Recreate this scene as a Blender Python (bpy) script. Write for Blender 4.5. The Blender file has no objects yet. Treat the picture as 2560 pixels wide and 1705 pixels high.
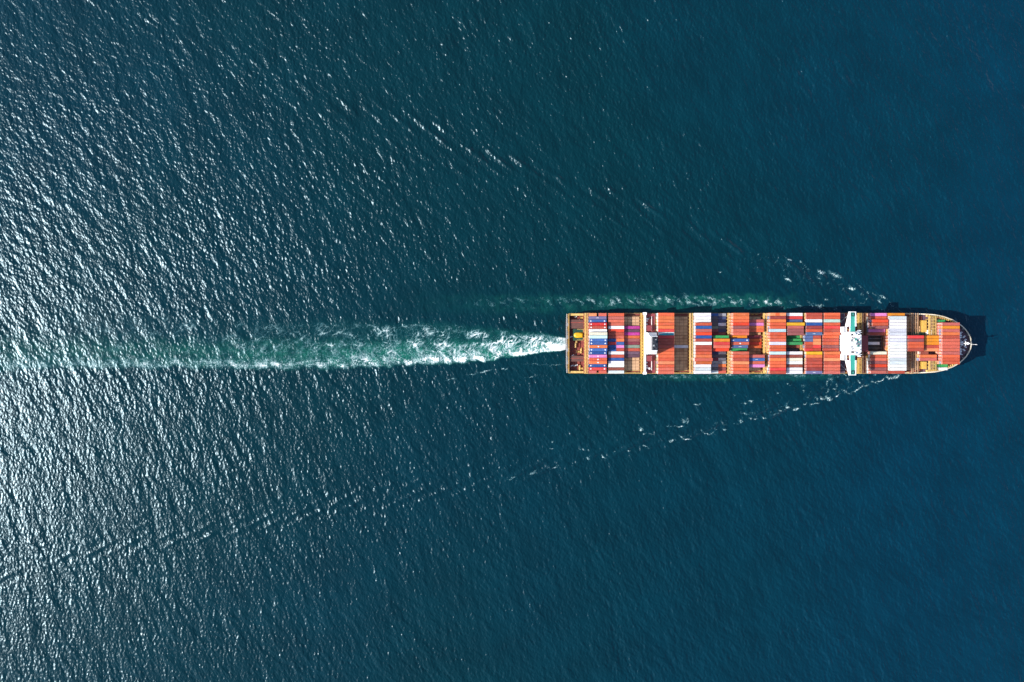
import bpy, bmesh, math, random
import numpy as np
from mathutils import Vector, Matrix

random.seed(7)
C = bpy.context.scene.collection
R = math.radians

# ------------------------------------------------------------------ camera
CAM_H = 640.0            # camera height above the water (m)
FPX = 1990.0             # focal length for a 2560 px wide picture
cam = bpy.data.cameras.new('camera')
cam_o = bpy.data.objects.new('camera', cam)
C.objects.link(cam_o)
cam_o.location = (0, 0, CAM_H)
cam_o.rotation_euler = (0, 0, 0)
cam.sensor_width = 36.0
cam.lens = 36.0 * FPX / 2560.0
cam.clip_start = 1.0
cam.clip_end = 60000.0
bpy.context.scene.camera = cam_o

# ------------------------------------------------------------------ sun and sky
TO_SUN = Vector((-1.40, -0.25, 1.0)).normalized()
SUN_EL = math.asin(TO_SUN.z)
SUN_ROT = math.atan2(TO_SUN.x, TO_SUN.y)
world = bpy.data.worlds.new('World')
bpy.context.scene.world = world
world.use_nodes = True
wn = world.node_tree
bg = wn.nodes['Background']
sky = wn.nodes.new('ShaderNodeTexSky')
sky.sky_type = 'NISHITA'
sky.sun_disc = False
sky.sun_elevation = SUN_EL
sky.sun_rotation = SUN_ROT
wn.links.new(sky.outputs[0], bg.inputs[0])
bg.inputs[1].default_value = 0.14
sun = bpy.data.lights.new('sun', 'SUN')
sun.energy = 5.0
sun.angle = R(0.53)
sun.color = (1.0, 0.965, 0.92)
sun_o = bpy.data.objects.new('sun', sun)
C.objects.link(sun_o)
sun_o.rotation_euler = TO_SUN.to_track_quat('Z', 'Y').to_euler()
sun_o.location = TO_SUN * 900

vs = bpy.context.scene.view_settings
vs.view_transform = 'Standard'
vs.look = 'None'
vs.exposure = 0.62
vs.gamma = 1.0
vs.use_curve_mapping = False
sc = bpy.context.scene
sc.render.engine = 'CYCLES'
sc.cycles.max_bounces = 5
sc.cycles.transparent_max_bounces = 8
sc.cycles.sample_clamp_indirect = 4.0
sc.cycles.use_denoising = True

KLIT = 1.52   # how bright a horizontal sunlit matt surface of albedo 1 shows


def lin(c):
    return tuple((x / 255 / 12.92) if x / 255 <= 0.04045 else ((x / 255 + 0.055) / 1.055) ** 2.4 for x in c)


def base(c):
    """Paint albedo whose sunlit look is the sRGB colour c."""
    return tuple(min(0.8, max(0.008, v / KLIT)) for v in lin(c))


# ------------------------------------------------------------------ materials
def new_mat(name, rough=0.6):
    m = bpy.data.materials.new(name)
    m.use_nodes = True
    b = m.node_tree.nodes['Principled BSDF']
    b.inputs['Roughness'].default_value = rough
    return m, m.node_tree, b


def N(nt, kind, **kw):
    n = nt.nodes.new(kind)
    for k, v in kw.items():
        setattr(n, k, v)
    return n


def ramp(nt, src, stops):
    r = N(nt, 'ShaderNodeValToRGB')
    els = r.color_ramp.elements
    while len(els) < len(stops):
        els.new(0.5)
    for e, (p, c) in zip(els, stops):
        e.position = p
        e.color = c if len(c) == 4 else (*c, 1)
    nt.links.new(src, r.inputs[0])
    return r.outputs[0]


def mixrgb(nt, f, a, b, mode='MIX'):
    m = N(nt, 'ShaderNodeMix', data_type='RGBA', blend_type=mode)
    for sock, v in ((m.inputs[0], f), (m.inputs[6], a), (m.inputs[7], b)):
        if hasattr(v, 'links'):
            nt.links.new(v, sock)
        elif isinstance(v, (int, float)):
            sock.default_value = v
        else:
            sock.default_value = (*v, 1) if len(v) == 3 else v
    return m.outputs[2]


def noise(nt, scale, detail=3, vec=None, rough=0.55):
    n = N(nt, 'ShaderNodeTexNoise')
    n.inputs['Scale'].default_value = scale
    n.inputs['Detail'].default_value = detail
    n.inputs['Roughness'].default_value = rough
    if vec is not None:
        nt.links.new(vec, n.inputs['Vector'])
    return n.outputs[0]


def paint(name, col, col2=None, scale=0.4, rough=0.6, amount=0.6, metallic=0.0):
    """Weathered paint: a base colour, a second tone in patches, a fine grime grain."""
    m, nt, b = new_mat(name, rough)
    pos = N(nt, 'ShaderNodeNewGeometry').outputs['Position']
    col2 = col2 or tuple(v * 0.62 for v in col)
    f = ramp(nt, noise(nt, scale, 5, pos), [(0.42, (0, 0, 0)), (0.72, (amount,) * 3)])
    c = mixrgb(nt, f, col, col2)
    g = ramp(nt, noise(nt, 2.3, 3, pos), [(0.3, (0.82,) * 3), (0.7, (1.08,) * 3)])
    c = mixrgb(nt, 1.0, c, g, 'MULTIPLY')
    nt.links.new(c, b.inputs['Base Color'])
    b.inputs['Metallic'].default_value = metallic
    return m


M = {}
M['hull'] = paint('hull_paint', (0.03, 0.035, 0.05), (0.09, 0.05, 0.04), 0.2, 0.45)
M['deck'] = paint('red_deck_paint', base((150, 66, 58)), base((196, 104, 84)), 0.35, 0.7)
M['bow_deck'] = paint('dark_deck_paint', (0.10, 0.05, 0.075), (0.14, 0.075, 0.075), 0.35, 0.7)
M['dark_brown'] = paint('dark_brown_deck', (0.10, 0.04, 0.032), (0.16, 0.06, 0.045), 0.5, 0.7)
M['house_deck'] = paint('maroon_deck_paint', base((160, 68, 74)), base((140, 62, 66)), 0.35, 0.7)
M['cream'] = paint('cream_paint', base((248, 208, 124)), base((202, 144, 66)), 0.5, 0.6)
M['yellow'] = paint('yellow_paint', base((240, 192, 92)), base((206, 150, 70)), 0.5, 0.6)
M['white'] = paint('white_paint', (0.80, 0.80, 0.79), (0.70, 0.68, 0.64), 0.25, 0.5, 0.35)
M['rim'] = paint('bulwark_paint', (0.62, 0.55, 0.42), (0.42, 0.32, 0.20), 0.3, 0.55)
M['hatch'] = paint('hatch_cover_paint', base((236, 190, 146)), base((168, 120, 88)), 0.22, 0.75, 0.8)
M['hatch_rim'] = paint('hatch_rim_paint', base((150, 108, 80)), base((110, 76, 58)), 0.5, 0.75, 0.8)
M['dark'] = paint('black_paint', (0.012, 0.013, 0.016), (0.03, 0.03, 0.03), 0.5, 0.5)
M['soot'] = paint('funnel_black', (0.02, 0.024, 0.034), (0.05, 0.05, 0.06), 0.6, 0.6)
M['grey'] = paint('grey_steel', (0.30, 0.31, 0.32), (0.20, 0.18, 0.16), 0.6, 0.5)
M['teal'] = paint('teal_walkway', base((70, 188, 168)), base((48, 156, 140)), 1.2, 0.6)
M['green'] = paint('green_deck', base((16, 84, 66)), base((14, 70, 58)), 0.6, 0.6)
M['lifeboat'] = paint('lifeboat_orange', base((252, 200, 12)), base((230, 160, 10)), 0.6, 0.4, 0.4)
M['glass'], _nt, _b = new_mat('window_glass', 0.08)
_b.inputs['Base Color'].default_value = (0.012, 0.018, 0.022, 1)
M['mark'] = paint('white_mark', (0.78, 0.78, 0.77), (0.7, 0.7, 0.7), 1.0, 0.6, 0.3)


def container_material(name, attr):
    m, nt, b = new_mat(name, 0.55)
    pos = N(nt, 'ShaderNodeNewGeometry').outputs['Position']
    if attr:
        a = N(nt, 'ShaderNodeAttribute', attribute_name='paint')
        col = a.outputs['Color']
    else:
        oi = N(nt, 'ShaderNodeObjectInfo')
        col = oi.outputs['Color']
    # faded and dirty patches, long streaks along the roof
    mp = N(nt, 'ShaderNodeMapping')
    mp.inputs['Scale'].default_value = (0.35, 1.6, 1.0)
    nt.links.new(pos, mp.inputs[0])
    f1 = ramp(nt, noise(nt, 0.8, 4, mp.outputs[0]), [(0.3, (0.78,) * 3), (0.72, (1.12,) * 3)])
    c = mixrgb(nt, 1.0, col, f1, 'MULTIPLY')
    rust = ramp(nt, noise(nt, 0.9, 6, pos, 0.65), [(0.64, (0, 0, 0)), (0.74, (0.4,) * 3)])
    c = mixrgb(nt, rust, c, (0.13, 0.06, 0.035))
    pale = ramp(nt, noise(nt, 0.33, 3, pos), [(0.5, (0, 0, 0)), (0.75, (0.05,) * 3)])
    c = mixrgb(nt, pale, c, (0.6, 0.55, 0.5))
    nt.links.new(c, b.inputs['Base Color'])
    # corrugation
    w = N(nt, 'ShaderNodeTexWave', bands_direction='X')
    w.inputs['Scale'].default_value = 1.05
    nt.links.new(pos, w.inputs['Vector'])
    bp = N(nt, 'ShaderNodeBump')
    bp.inputs['Strength'].default_value = 0.35
    bp.inputs['Distance'].default_value = 0.05
    nt.links.new(w.outputs[1], bp.inputs['Height'])
    nt.links.new(bp.outputs[0], b.inputs['Normal'])
    return m


M['container'] = container_material('container_paint', False)
M['stacked'] = container_material('stacked_container_paint', True)


# ------------------------------------------------------------------ mesh builder
class MB:
    def __init__(self):
        self.v, self.f, self.mi = [], [], []

    def box(self, x0, x1, y0, y1, z0, z1, m=0):
        i = len(self.v)
        self.v += [(x0, y0, z0), (x1, y0, z0), (x1, y1, z0), (x0, y1, z0),
                   (x0, y0, z1), (x1, y0, z1), (x1, y1, z1), (x0, y1, z1)]
        self.f += [(i, i + 3, i + 2, i + 1), (i + 4, i + 5, i + 6, i + 7), (i, i + 1, i + 5, i + 4),
                   (i + 1, i + 2, i + 6, i + 5), (i + 2, i + 3, i + 7, i + 6), (i + 3, i, i + 4, i + 7)]
        self.mi += [m] * 6
        return self

    def loft(self, rings, cap=True, m=0):
        n = len(rings[0])
        i0 = len(self.v)
        for r in rings:
            self.v += [tuple(p) for p in r]
        for k in range(len(rings) - 1):
            a, b = i0 + k * n, i0 + (k + 1) * n
            for j in range(n):
                j2 = (j + 1) % n
                self.f.append((a + j, a + j2, b + j2, b + j))
                self.mi.append(m)
        if cap:
            self.f.append(tuple(i0 + j for j in reversed(range(n))))
            self.f.append(tuple(i0 + (len(rings) - 1) * n + j for j in range(n)))
            self.mi += [m, m]
        return self

    def prism(self, poly, z0, z1, m=0):
        return self.loft([[(x, y, z0) for x, y in poly], [(x, y, z1) for x, y in poly]], True, m)

    def tube(self, p0, p1, r0, r1=None, n=8, m=0):
        r1 = r0 if r1 is None else r1
        p0, p1 = Vector(p0), Vector(p1)
        d = (p1 - p0).normalized()
        u = d.orthogonal().normalized()
        w = d.cross(u)
        rings = []
        for p, r in ((p0, r0), (p1, r1)):
            rings.append([p + (u * math.cos(2 * math.pi * k / n) + w * math.sin(2 * math.pi * k / n)) * r for k in range(n)])
        return self.loft(rings, True, m)

    def dome(self, c, r, hz, n=12, k=4, m=0):
        rings = []
        for j in range(k + 1):
            a = math.pi / 2 * j / k * 0.98
            rings.append([(c[0] + r * math.cos(a) * math.cos(2 * math.pi * i / n),
                           c[1] + r * math.cos(a) * math.sin(2 * math.pi * i / n), c[2] + hz * math.sin(a)) for i in range(n)])
        return self.loft(rings, True, m)

    def mesh(self, name, mats):
        me = bpy.data.meshes.new(name)
        me.from_pydata(self.v, [], self.f)
        mats = mats if isinstance(mats, (list, tuple)) else [mats]
        for x in mats:
            me.materials.append(M[x] if isinstance(x, str) else x)
        if len(mats) > 1:
            me.polygons.foreach_set('material_index', self.mi)
        me.update()
        return me

    def build(self, name, mats, parent=None):
        return link(name, self.mesh(name, mats), parent)


def link(name, data, parent=None, loc=None, rot=None):
    o = bpy.data.objects.new(name, data)
    C.objects.link(o)
    if parent is not None:
        o.parent = parent
    if loc is not None:
        o.location = loc
    if rot is not None:
        o.rotation_euler = rot
    return o


def tag(o, label=None, cat=None, group=None, kind=None):
    for k, v in (('label', label), ('category', cat), ('group', group), ('kind', kind)):
        if v:
            o[k] = v
    return o


# ------------------------------------------------------------------ numpy noise
def perlin(x, y, seed=0):
    rs = np.random.RandomState(seed)
    perm = rs.permutation(256)
    perm = np.concatenate([perm, perm]).astype(np.int32)
    ang = rs.rand(256) * 2 * np.pi
    gx, gy = np.cos(ang), np.sin(ang)
    xi, yi = np.floor(x).astype(np.int64), np.floor(y).astype(np.int64)
    xf, yf = x - xi, y - yi
    xi &= 255
    yi &= 255
    u = xf * xf * xf * (xf * (xf * 6 - 15) + 10)
    v = yf * yf * yf * (yf * (yf * 6 - 15) + 10)

    def g(ix, iy, dx, dy):
        h = perm[perm[ix & 255] + (iy & 255)]
        return gx[h] * dx + gy[h] * dy
    a = g(xi, yi, xf, yf)
    b = g(xi + 1, yi, xf - 1, yf)
    c = g(xi, yi + 1, xf, yf - 1)
    d = g(xi + 1, yi + 1, xf - 1, yf - 1)
    return ((a + u * (b - a)) * (1 - v) + (c + u * (d - c)) * v) * 1.5


def fbm(x, y, seed=0, oct=4, gain=0.5):
    t = np.zeros_like(x)
    amp, tot = 1.0, 0.0
    for k in range(oct):
        t += amp * perlin(x * 2 ** k + 17.3 * k, y * 2 ** k - 9.1 * k, seed + k)
        tot += amp
        amp *= gain
    return t / tot


def sstep(a, b, x):
    t = np.clip((x - a) / (b - a), 0, 1)
    return t * t * (3 - 2 * t)


# the water plane in photograph pixels <-> metres (scale at sea level)
SW = CAM_H / FPX
def X0(px): return (px - 1280.0) * SW
def Y0(py): return (852.5 - py) * SW


# wake outlines, in pixel units of the sea plane
WK_L = np.array([[-120, 934], [0, 926], [402, 921], [555, 922], [758, 922], [900, 918], [1015, 915], [1129, 908], [1244, 898], [1313, 887], [1380, 880], [1416, 874]], float)
WK_U = np.array([[-120, 770], [0, 775], [300, 785], [600, 796], [900, 803], [1015, 806], [1129, 813], [1244, 821], [1335, 832], [1380, 838], [1416, 845]], float)
ARM_S = np.array([[-200, 1515], [0, 1455], [140, 1410], [280, 1383], [467, 1352], [607, 1326], [794, 1287], [1065, 1238], [1278, 1194], [1388, 1168], [1507, 1142], [1614, 1118],
                  [1715, 1097], [1765, 1086], [1850, 1060], [1948, 1031], [2031, 1011], [2092, 992], [2130, 981], [2202, 951], [2250, 936]], float)
ARM_P = np.array([[-200, -160], [300, 25], [700, 173], [751, 199], [843, 243], [945, 275], [1057, 310], [1210, 372], [1378, 433], [1515, 476], [1643, 524], [1770, 584], [1900, 622],
                  [1973, 651], [2058, 684], [2099, 700], [2129, 720], [2208, 746], [2269, 783]], float)


def wake_v(px, py):
    yl = np.interp(px, WK_L[:, 0], WK_L[:, 1])
    yu = np.interp(px, WK_U[:, 0], WK_U[:, 1])
    jit = fbm(px / 46.0, py / 60.0, 91, 3) * 11 + fbm(px / 13.0, py / 13.0, 95, 2) * 4
    fade = np.clip((1416 - px) / 160, 0.15, 1)
    return (yl - (py + jit * fade)) / (yl - yu), 1416 - px


# ------------------------------------------------------------------ sea
GX0, GX1, GY0, GY1, GD = -462.0, 462.0, -318.0, 318.0, 0.67
nx = int((GX1 - GX0) / GD) + 1
ny = int((GY1 - GY0) / GD) + 1
gx = np.linspace(GX0, GX1, nx)
gy = np.linspace(GY0, GY1, ny)
GXX, GYY = np.meshgrid(gx, gy)
PXX = GXX / SW + 1280.0
PYY = 852.5 - GYY / SW


def wave_field(lam_peak, lam_min, theta, spread, slope, seed, power=4.0):
    rs = np.random.RandomState(seed)
    dx, dy = gx[1] - gx[0], gy[1] - gy[0]
    kx = np.fft.fftfreq(nx, dx) * 2 * np.pi
    ky = np.fft.fftfreq(ny, dy) * 2 * np.pi
    KX, KY = np.meshgrid(kx, ky)
    k = np.hypot(KX, KY)
    k[0, 0] = 1e-6
    kp = 2 * np.pi / lam_peak
    km = 2 * np.pi / lam_min
    D = np.abs((KX * math.cos(theta) + KY * math.sin(theta)) / k) ** spread
    P = k ** (-power) * np.exp(-(kp / k) ** 2) * np.exp(-(k / km) ** 4) * D
    P[0, 0] = 0
    amp = np.sqrt(P)
    F = amp * (rs.randn(ny, nx) + 1j * rs.randn(ny, nx))
    h = np.fft.ifft2(F).real
    s = math.sqrt(np.mean(np.gradient(h, dx, axis=1) ** 2) + np.mean(np.gradient(h, dy, axis=0) ** 2))
    return h * (slope / s)


TH = math.atan2(0.50, 0.86)     # the waves run along this direction; crests lie across it
Hs = wave_field(26.0, 7.0, TH, 6, 0.040, 3)
Hm = wave_field(9.0, 2.6, TH + 0.08, 4, 0.100, 4, 3.6)
Hc = wave_field(2.8, 1.45, TH - 0.15, 1.6, 0.135, 5, 3.1)
patch = 0.95 + 0.45 * fbm(GXX / 70, GYY / 55, 12, 3)

v_, s_ = wake_v(PXX, PYY)
inw = sstep(-0.04, 0.05, v_) * sstep(1.12, 0.86, v_) * (s_ > 0)
calm = inw * (0.10 + 0.60 * np.exp(-np.maximum(s_, 0) / 700.0))
side_band = sstep(700, 738, PYY + 8 * fbm(PXX / 40, PYY / 40, 33, 2)) * sstep(800, 770, PYY) * sstep(2040, 1950, PXX) * sstep(760, 1150, PXX)
calm = np.clip(calm + 0.45 * side_band, 0, 0.85)
rim_out = 1 - sstep(0, 24, GXX - GX0) * sstep(0, 24, GX1 - GXX) * sstep(0, 24, GYY - GY0) * sstep(0, 24, GY1 - GYY)
HH = Hs * (1 - 0.3 * calm) + (Hm + Hc) * patch * (1 - 0.8 * calm)
# churned hummocks inside the wake
hum = fbm((PXX - 0.8 * np.abs(PYY - 875)) / 20, PYY / 28, 51, 3)
HH += inw * np.exp(-np.maximum(s_, 0) / 700.0) * 0.55 * hum


def arm_wave(arm, sgn, lam, ang, amp, width):
    """Short slanted crests marching along one arm of the bow wave."""
    ya = np.interp(PXX, arm[:, 0], arm[:, 1])
    d = (PYY - ya) * SW * sgn                      # metres outside the arm
    nrm = (math.sin(ang), -math.cos(ang) * sgn)    # across the crests
    ph = (GXX * nrm[0] + GYY * nrm[1]) / lam * 2 * np.pi + 1.6 * fbm(GXX / 60, GYY / 60, 61 + int(sgn), 2)
    env = np.exp(-((d + 0.35 * width) / width) ** 2)
    along = sstep(2290, 2150, PXX) * (0.30 + 0.70 * sstep(300, 1500, PXX))
    inner = np.exp(-((d + 2.6 * width) / (2.2 * width)) ** 2) * 0.35
    return amp * (env + inner) * along * (np.cos(ph) + 0.25 * np.cos(2 * ph)) * np.clip(0.55 + 1.5 * fbm(GXX / 17, GYY / 17, 71, 2), 0.05, 1.5)


HH += arm_wave(ARM_S, 1.0, 8.0, R(28), 0.60, 6.0)
HH += arm_wave(ARM_P, -1.0, 9.0, R(39), 0.60, 7.5)
edge = sstep(0, 24, GXX - GX0) * sstep(0, 24, GX1 - GXX) * sstep(0, 24, GYY - GY0) * sstep(0, 24, GY1 - GYY)
HH *= edge


def sea_z(x, y):
    fx = np.clip((x - GX0) / (gx[1] - gx[0]), 0, nx - 1.001)
    fy = np.clip((y - GY0) / (gy[1] - gy[0]), 0, ny - 1.001)
    i, j = fx.astype(int), fy.astype(int)
    u, w = fx - i, fy - j
    return (HH[j, i] * (1 - u) + HH[j, i + 1] * u) * (1 - w) + (HH[j + 1, i] * (1 - u) + HH[j + 1, i + 1] * u) * w


# bubbles mixed into the water
bub = sstep(-0.05, 0.10, v_) * sstep(0.72, 0.30, v_) * (0.75 * np.exp(-np.maximum(s_, 0) / 500.0) + 0.3 * np.exp(-np.maximum(s_, 0) / 1500.0)) * (s_ > -4) * (0.75 + 0.9 * fbm(PXX / 34, PYY / 20, 41, 3))
bub += 0.30 * inw * np.exp(-np.maximum(s_, 0) / 300.0)
sb = sstep(728, 745, PYY + 14 * fbm(PXX / 24, PYY / 24, 43, 3)) * sstep(792, 768, PYY + 6 * fbm(PXX / 30, PYY / 30, 44, 2)) * sstep(2030, 1900, PXX)
sb *= (0.22 + 0.50 * sstep(1200, 1900, PXX)) * (0.6 + 1.1 * fbm(PXX / 30, PYY / 22, 45, 3)) * sstep(950, 1350, PXX)
ss = sstep(934, 938, PYY) * sstep(955, 945, PYY + 6 * fbm(PXX / 20, PYY / 20, 46, 2)) * sstep(1560, 1700, PXX) * sstep(2120, 2040, PXX)
bub = np.clip(0.8 * bub + 0.42 * sb + 0.14 * ss, 0, 1)

nv = nx * ny
co = np.empty((nv + 12, 3), np.float32)
co[:nv, 0] = GXX.ravel()
co[:nv, 1] = GYY.ravel()
co[:nv, 2] = HH.ravel()
BIG = 22000.0
# outer sheet out to the horizon: corners of the fine patch and of the far square
oc = [(GX0, GY0), (GX1, GY0), (GX1, GY1), (GX0, GY1)]
fc = [(-BIG, -BIG), (BIG, -BIG), (BIG, BIG), (-BIG, BIG)]
for k in range(4):
    co[nv + k] = (*oc[k], 0)
    co[nv + 4 + k] = (*fc[k], 0)
    co[nv + 8 + k] = (*fc[k], -40)
idx = np.arange(nv).reshape(ny, nx)
quads = np.stack([idx[:-1, :-1], idx[:-1, 1:], idx[1:, 1:], idx[1:, :-1]], -1).reshape(-1, 4)
extra = np.array([[nv + 4 + k, nv + 4 + (k + 1) % 4, nv + (k + 1) % 4, nv + k] for k in range(4)])
quads = np.concatenate([quads, extra]).astype(np.int32)


def np_mesh(name, co, quads, attrs, smooth=True):
    me = bpy.data.meshes.new(name)
    me.vertices.add(len(co))
    me.vertices.foreach_set('co', np.ascontiguousarray(co, np.float32).ravel())
    me.loops.add(quads.size)
    me.loops.foreach_set('vertex_index', quads.ravel())
    me.polygons.add(len(quads))
    me.polygons.foreach_set('loop_start', np.arange(0, quads.size, 4, dtype=np.int32))
    me.polygons.foreach_set('use_smooth', np.full(len(quads), smooth))
    for n_, a in attrs.items():
        at = me.attributes.new(n_, 'FLOAT', 'POINT')
        at.data.foreach_set('value', np.ascontiguousarray(a, np.float32))
    me.update(calc_edges=True)
    return me


z12 = np.zeros(12)
sea_me = np_mesh('sea', co, quads, {'bubbles': np.concatenate([bub.ravel(), z12]), 'calm': np.concatenate([(calm - 1.5 * rim_out).ravel(), z12 - 1.5])})


def water_material():
    m = bpy.data.materials.new('sea_water')
    m.use_nodes = True
    nt = m.node_tree
    nt.nodes.remove(nt.nodes['Principled BSDF'])
    body = N(nt, 'ShaderNodeBsdfDiffuse')
    refl = N(nt, 'ShaderNodeBsdfGlossy', distribution='BECKMANN')
    refl.inputs['Roughness'].default_value = WATER_ROUGH
    refl.inputs['Color'].default_value = (0.68, 0.89, 1.0, 1)
    fres = N(nt, 'ShaderNodeFresnel')
    fres.inputs['IOR'].default_value = 1.42
    mixs = N(nt, 'ShaderNodeMixShader')
    nt.links.new(fres.outputs[0], mixs.inputs[0])
    nt.links.new(body.outputs[0], mixs.inputs[1])
    nt.links.new(refl.outputs[0], mixs.inputs[2])
    nt.links.new(mixs.outputs[0], nt.nodes['Material Output'].inputs[0])
    pos = N(nt, 'ShaderNodeNewGeometry').outputs['Position']
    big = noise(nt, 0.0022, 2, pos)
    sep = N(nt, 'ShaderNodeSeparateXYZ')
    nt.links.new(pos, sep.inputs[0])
    # sky-reflection shift painted into the body colour: teal turning bluer along x
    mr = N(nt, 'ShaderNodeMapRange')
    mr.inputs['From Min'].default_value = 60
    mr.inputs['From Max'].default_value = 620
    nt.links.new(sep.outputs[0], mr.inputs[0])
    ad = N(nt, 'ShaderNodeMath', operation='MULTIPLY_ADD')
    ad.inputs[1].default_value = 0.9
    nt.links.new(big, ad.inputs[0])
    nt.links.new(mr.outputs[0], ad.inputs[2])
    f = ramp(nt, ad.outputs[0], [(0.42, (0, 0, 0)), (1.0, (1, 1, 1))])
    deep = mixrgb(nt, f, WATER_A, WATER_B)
    mott = ramp(nt, noise(nt, 0.03, 4, pos), [(0.3, (0.86,) * 3), (0.7, (1.14,) * 3)])
    deep = mixrgb(nt, 1.0, deep, mott, 'MULTIPLY')
    bu = N(nt, 'ShaderNodeAttribute', attribute_name='bubbles').outputs['Fac']
    fine = ramp(nt, noise(nt, 0.5, 4, pos), [(0.3, (0.55,) * 3), (0.7, (1.2,) * 3)])
    bm = N(nt, 'ShaderNodeMath', operation='MULTIPLY')
    nt.links.new(bu, bm.inputs[0])
    nt.links.new(fine, bm.inputs[1])
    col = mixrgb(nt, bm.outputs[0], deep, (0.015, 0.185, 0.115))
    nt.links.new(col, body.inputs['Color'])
    # chop: small waves stretched along the crests
    rot = N(nt, 'ShaderNodeMapping')
    rot.inputs['Rotation'].default_value = (0, 0, -TH)
    rot.inputs['Scale'].default_value = (1.0, 1.0, 1.0)
    nt.links.new(pos, rot.inputs[0])
    st = N(nt, 'ShaderNodeMapping')
    st.inputs['Scale'].default_value = (1.0, 0.5, 1.0)
    nt.links.new(rot.outputs[0], st.inputs[0])
    n1 = noise(nt, 0.8, 1.5, st.outputs[0], 0.5)
    n2 = noise(nt, 2.2, 1, st.outputs[0], 0.5)
    mx = N(nt, 'ShaderNodeMath', operation='MULTIPLY_ADD')
    mx.inputs[1].default_value = 0.12
    nt.links.new(n2, mx.inputs[0])
    nt.links.new(n1, mx.inputs[2])
    ca = N(nt, 'ShaderNodeAttribute', attribute_name='calm').outputs['Fac']
    rg = N(nt, 'ShaderNodeMapRange')          # beyond the modelled waves their slopes become roughness
    rg.inputs['From Min'].default_value = -1.5
    rg.inputs['From Max'].default_value = 0.0
    rg.inputs['To Min'].default_value = 0.52
    rg.inputs['To Max'].default_value = WATER_ROUGH
    nt.links.new(ca, rg.inputs[0])
    nt.links.new(rg.outputs[0], refl.inputs['Roughness'])
    iv = N(nt, 'ShaderNodeMath', operation='MULTIPLY_ADD')
    iv.inputs[1].default_value = -0.85
    iv.inputs[2].default_value = 1.0
    nt.links.new(ca, iv.inputs[0])
    ht = N(nt, 'ShaderNodeMath', operation='MULTIPLY')
    nt.links.new(mx.outputs[0], ht.inputs[0])
    nt.links.new(iv.outputs[0], ht.inputs[1])
    bp = N(nt, 'ShaderNodeBump')
    bp.inputs['Strength'].default_value = 1.0
    bp.inputs['Distance'].default_value = 0.34
    nt.links.new(ht.outputs[0], bp.inputs['Height'])
    for nd in (body, refl, fres):
        nt.links.new(bp.outputs[0], nd.inputs['Normal'])
    return m


WATER_ROUGH = 0.325
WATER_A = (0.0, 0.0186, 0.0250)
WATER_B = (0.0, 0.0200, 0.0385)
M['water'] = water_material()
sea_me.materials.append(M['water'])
sea = link('sea', sea_me)
tag(sea, 'deep teal open sea ruffled by wind around the ship', 'sea', kind='structure')


# ------------------------------------------------------------------ foam
def foam_material():
    m, nt, b = new_mat('sea_foam', 0.8)
    d = N(nt, 'ShaderNodeAttribute', attribute_name='foam_cover').outputs['Fac']
    pos = N(nt, 'ShaderNodeNewGeometry').outputs['Position']
    n = noise(nt, 1.9, 3, pos, 0.6)
    a = N(nt, 'ShaderNodeMath', operation='MULTIPLY_ADD')
    a.inputs[1].default_value = 0.75
    nt.links.new(n, a.inputs[0])
    a2 = N(nt, 'ShaderNodeMath', operation='ADD')
    a2.inputs[1].default_value = -0.375
    nt.links.new(d, a.inputs[2])
    nt.links.new(a.outputs[0], a2.inputs[0])
    al = ramp(nt, a2.outputs[0], [(0.06, (0, 0, 0)), (0.95, (0.88,) * 3)])
    col = ramp(nt, a2.outputs[0], [(0.08, (0.09, 0.36, 0.42)), (0.45, (0.45, 0.66, 0.66)), (0.9, (0.80, 0.82, 0.81))])
    nt.links.new(col, b.inputs['Base Color'])
    nt.links.new(al, b.inputs['Alpha'])
    return m


M['foam'] = foam_material()


def foam_object(name, x0, x1, y0, y1, fn, label, step=1.12, thr=0.05):
    ax = np.arange(x0, x1, step)
    ay = np.arange(y0, y1, step)
    AX, AY = np.meshgrid(ax, ay)
    d = np.clip(fn(AX, AY), 0, 1)
    wx, wy = X0(AX), Y0(AY)
    z = sea_z(wx, wy) + 0.10 + 0.12 * d
    ok = np.maximum.reduce([d[:-1, :-1], d[:-1, 1:], d[1:, :-1], d[1:, 1:]]) > thr
    ii = np.arange(AX.size).reshape(AX.shape)
    q = np.stack([ii[1:, :-1], ii[1:, 1:], ii[:-1, 1:], ii[:-1, :-1]], -1)[ok]
    used, inv = np.unique(q.ravel(), return_inverse=True)
    cc = np.stack([wx.ravel()[used], wy.ravel()[used], z.ravel()[used]], -1)
    me = np_mesh(name, cc, inv.reshape(-1, 4).astype(np.int32), {'foam_cover': d.ravel()[used]})
    me.materials.append(M['foam'])
    o = link(name, me)
    tag(o, label, 'foam', kind='stuff')
    return o


def ridged(x, y, seed, sharp=3.2):
    return np.clip(1 - np.abs(perlin(x, y, seed)) * sharp, 0, 1)


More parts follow.
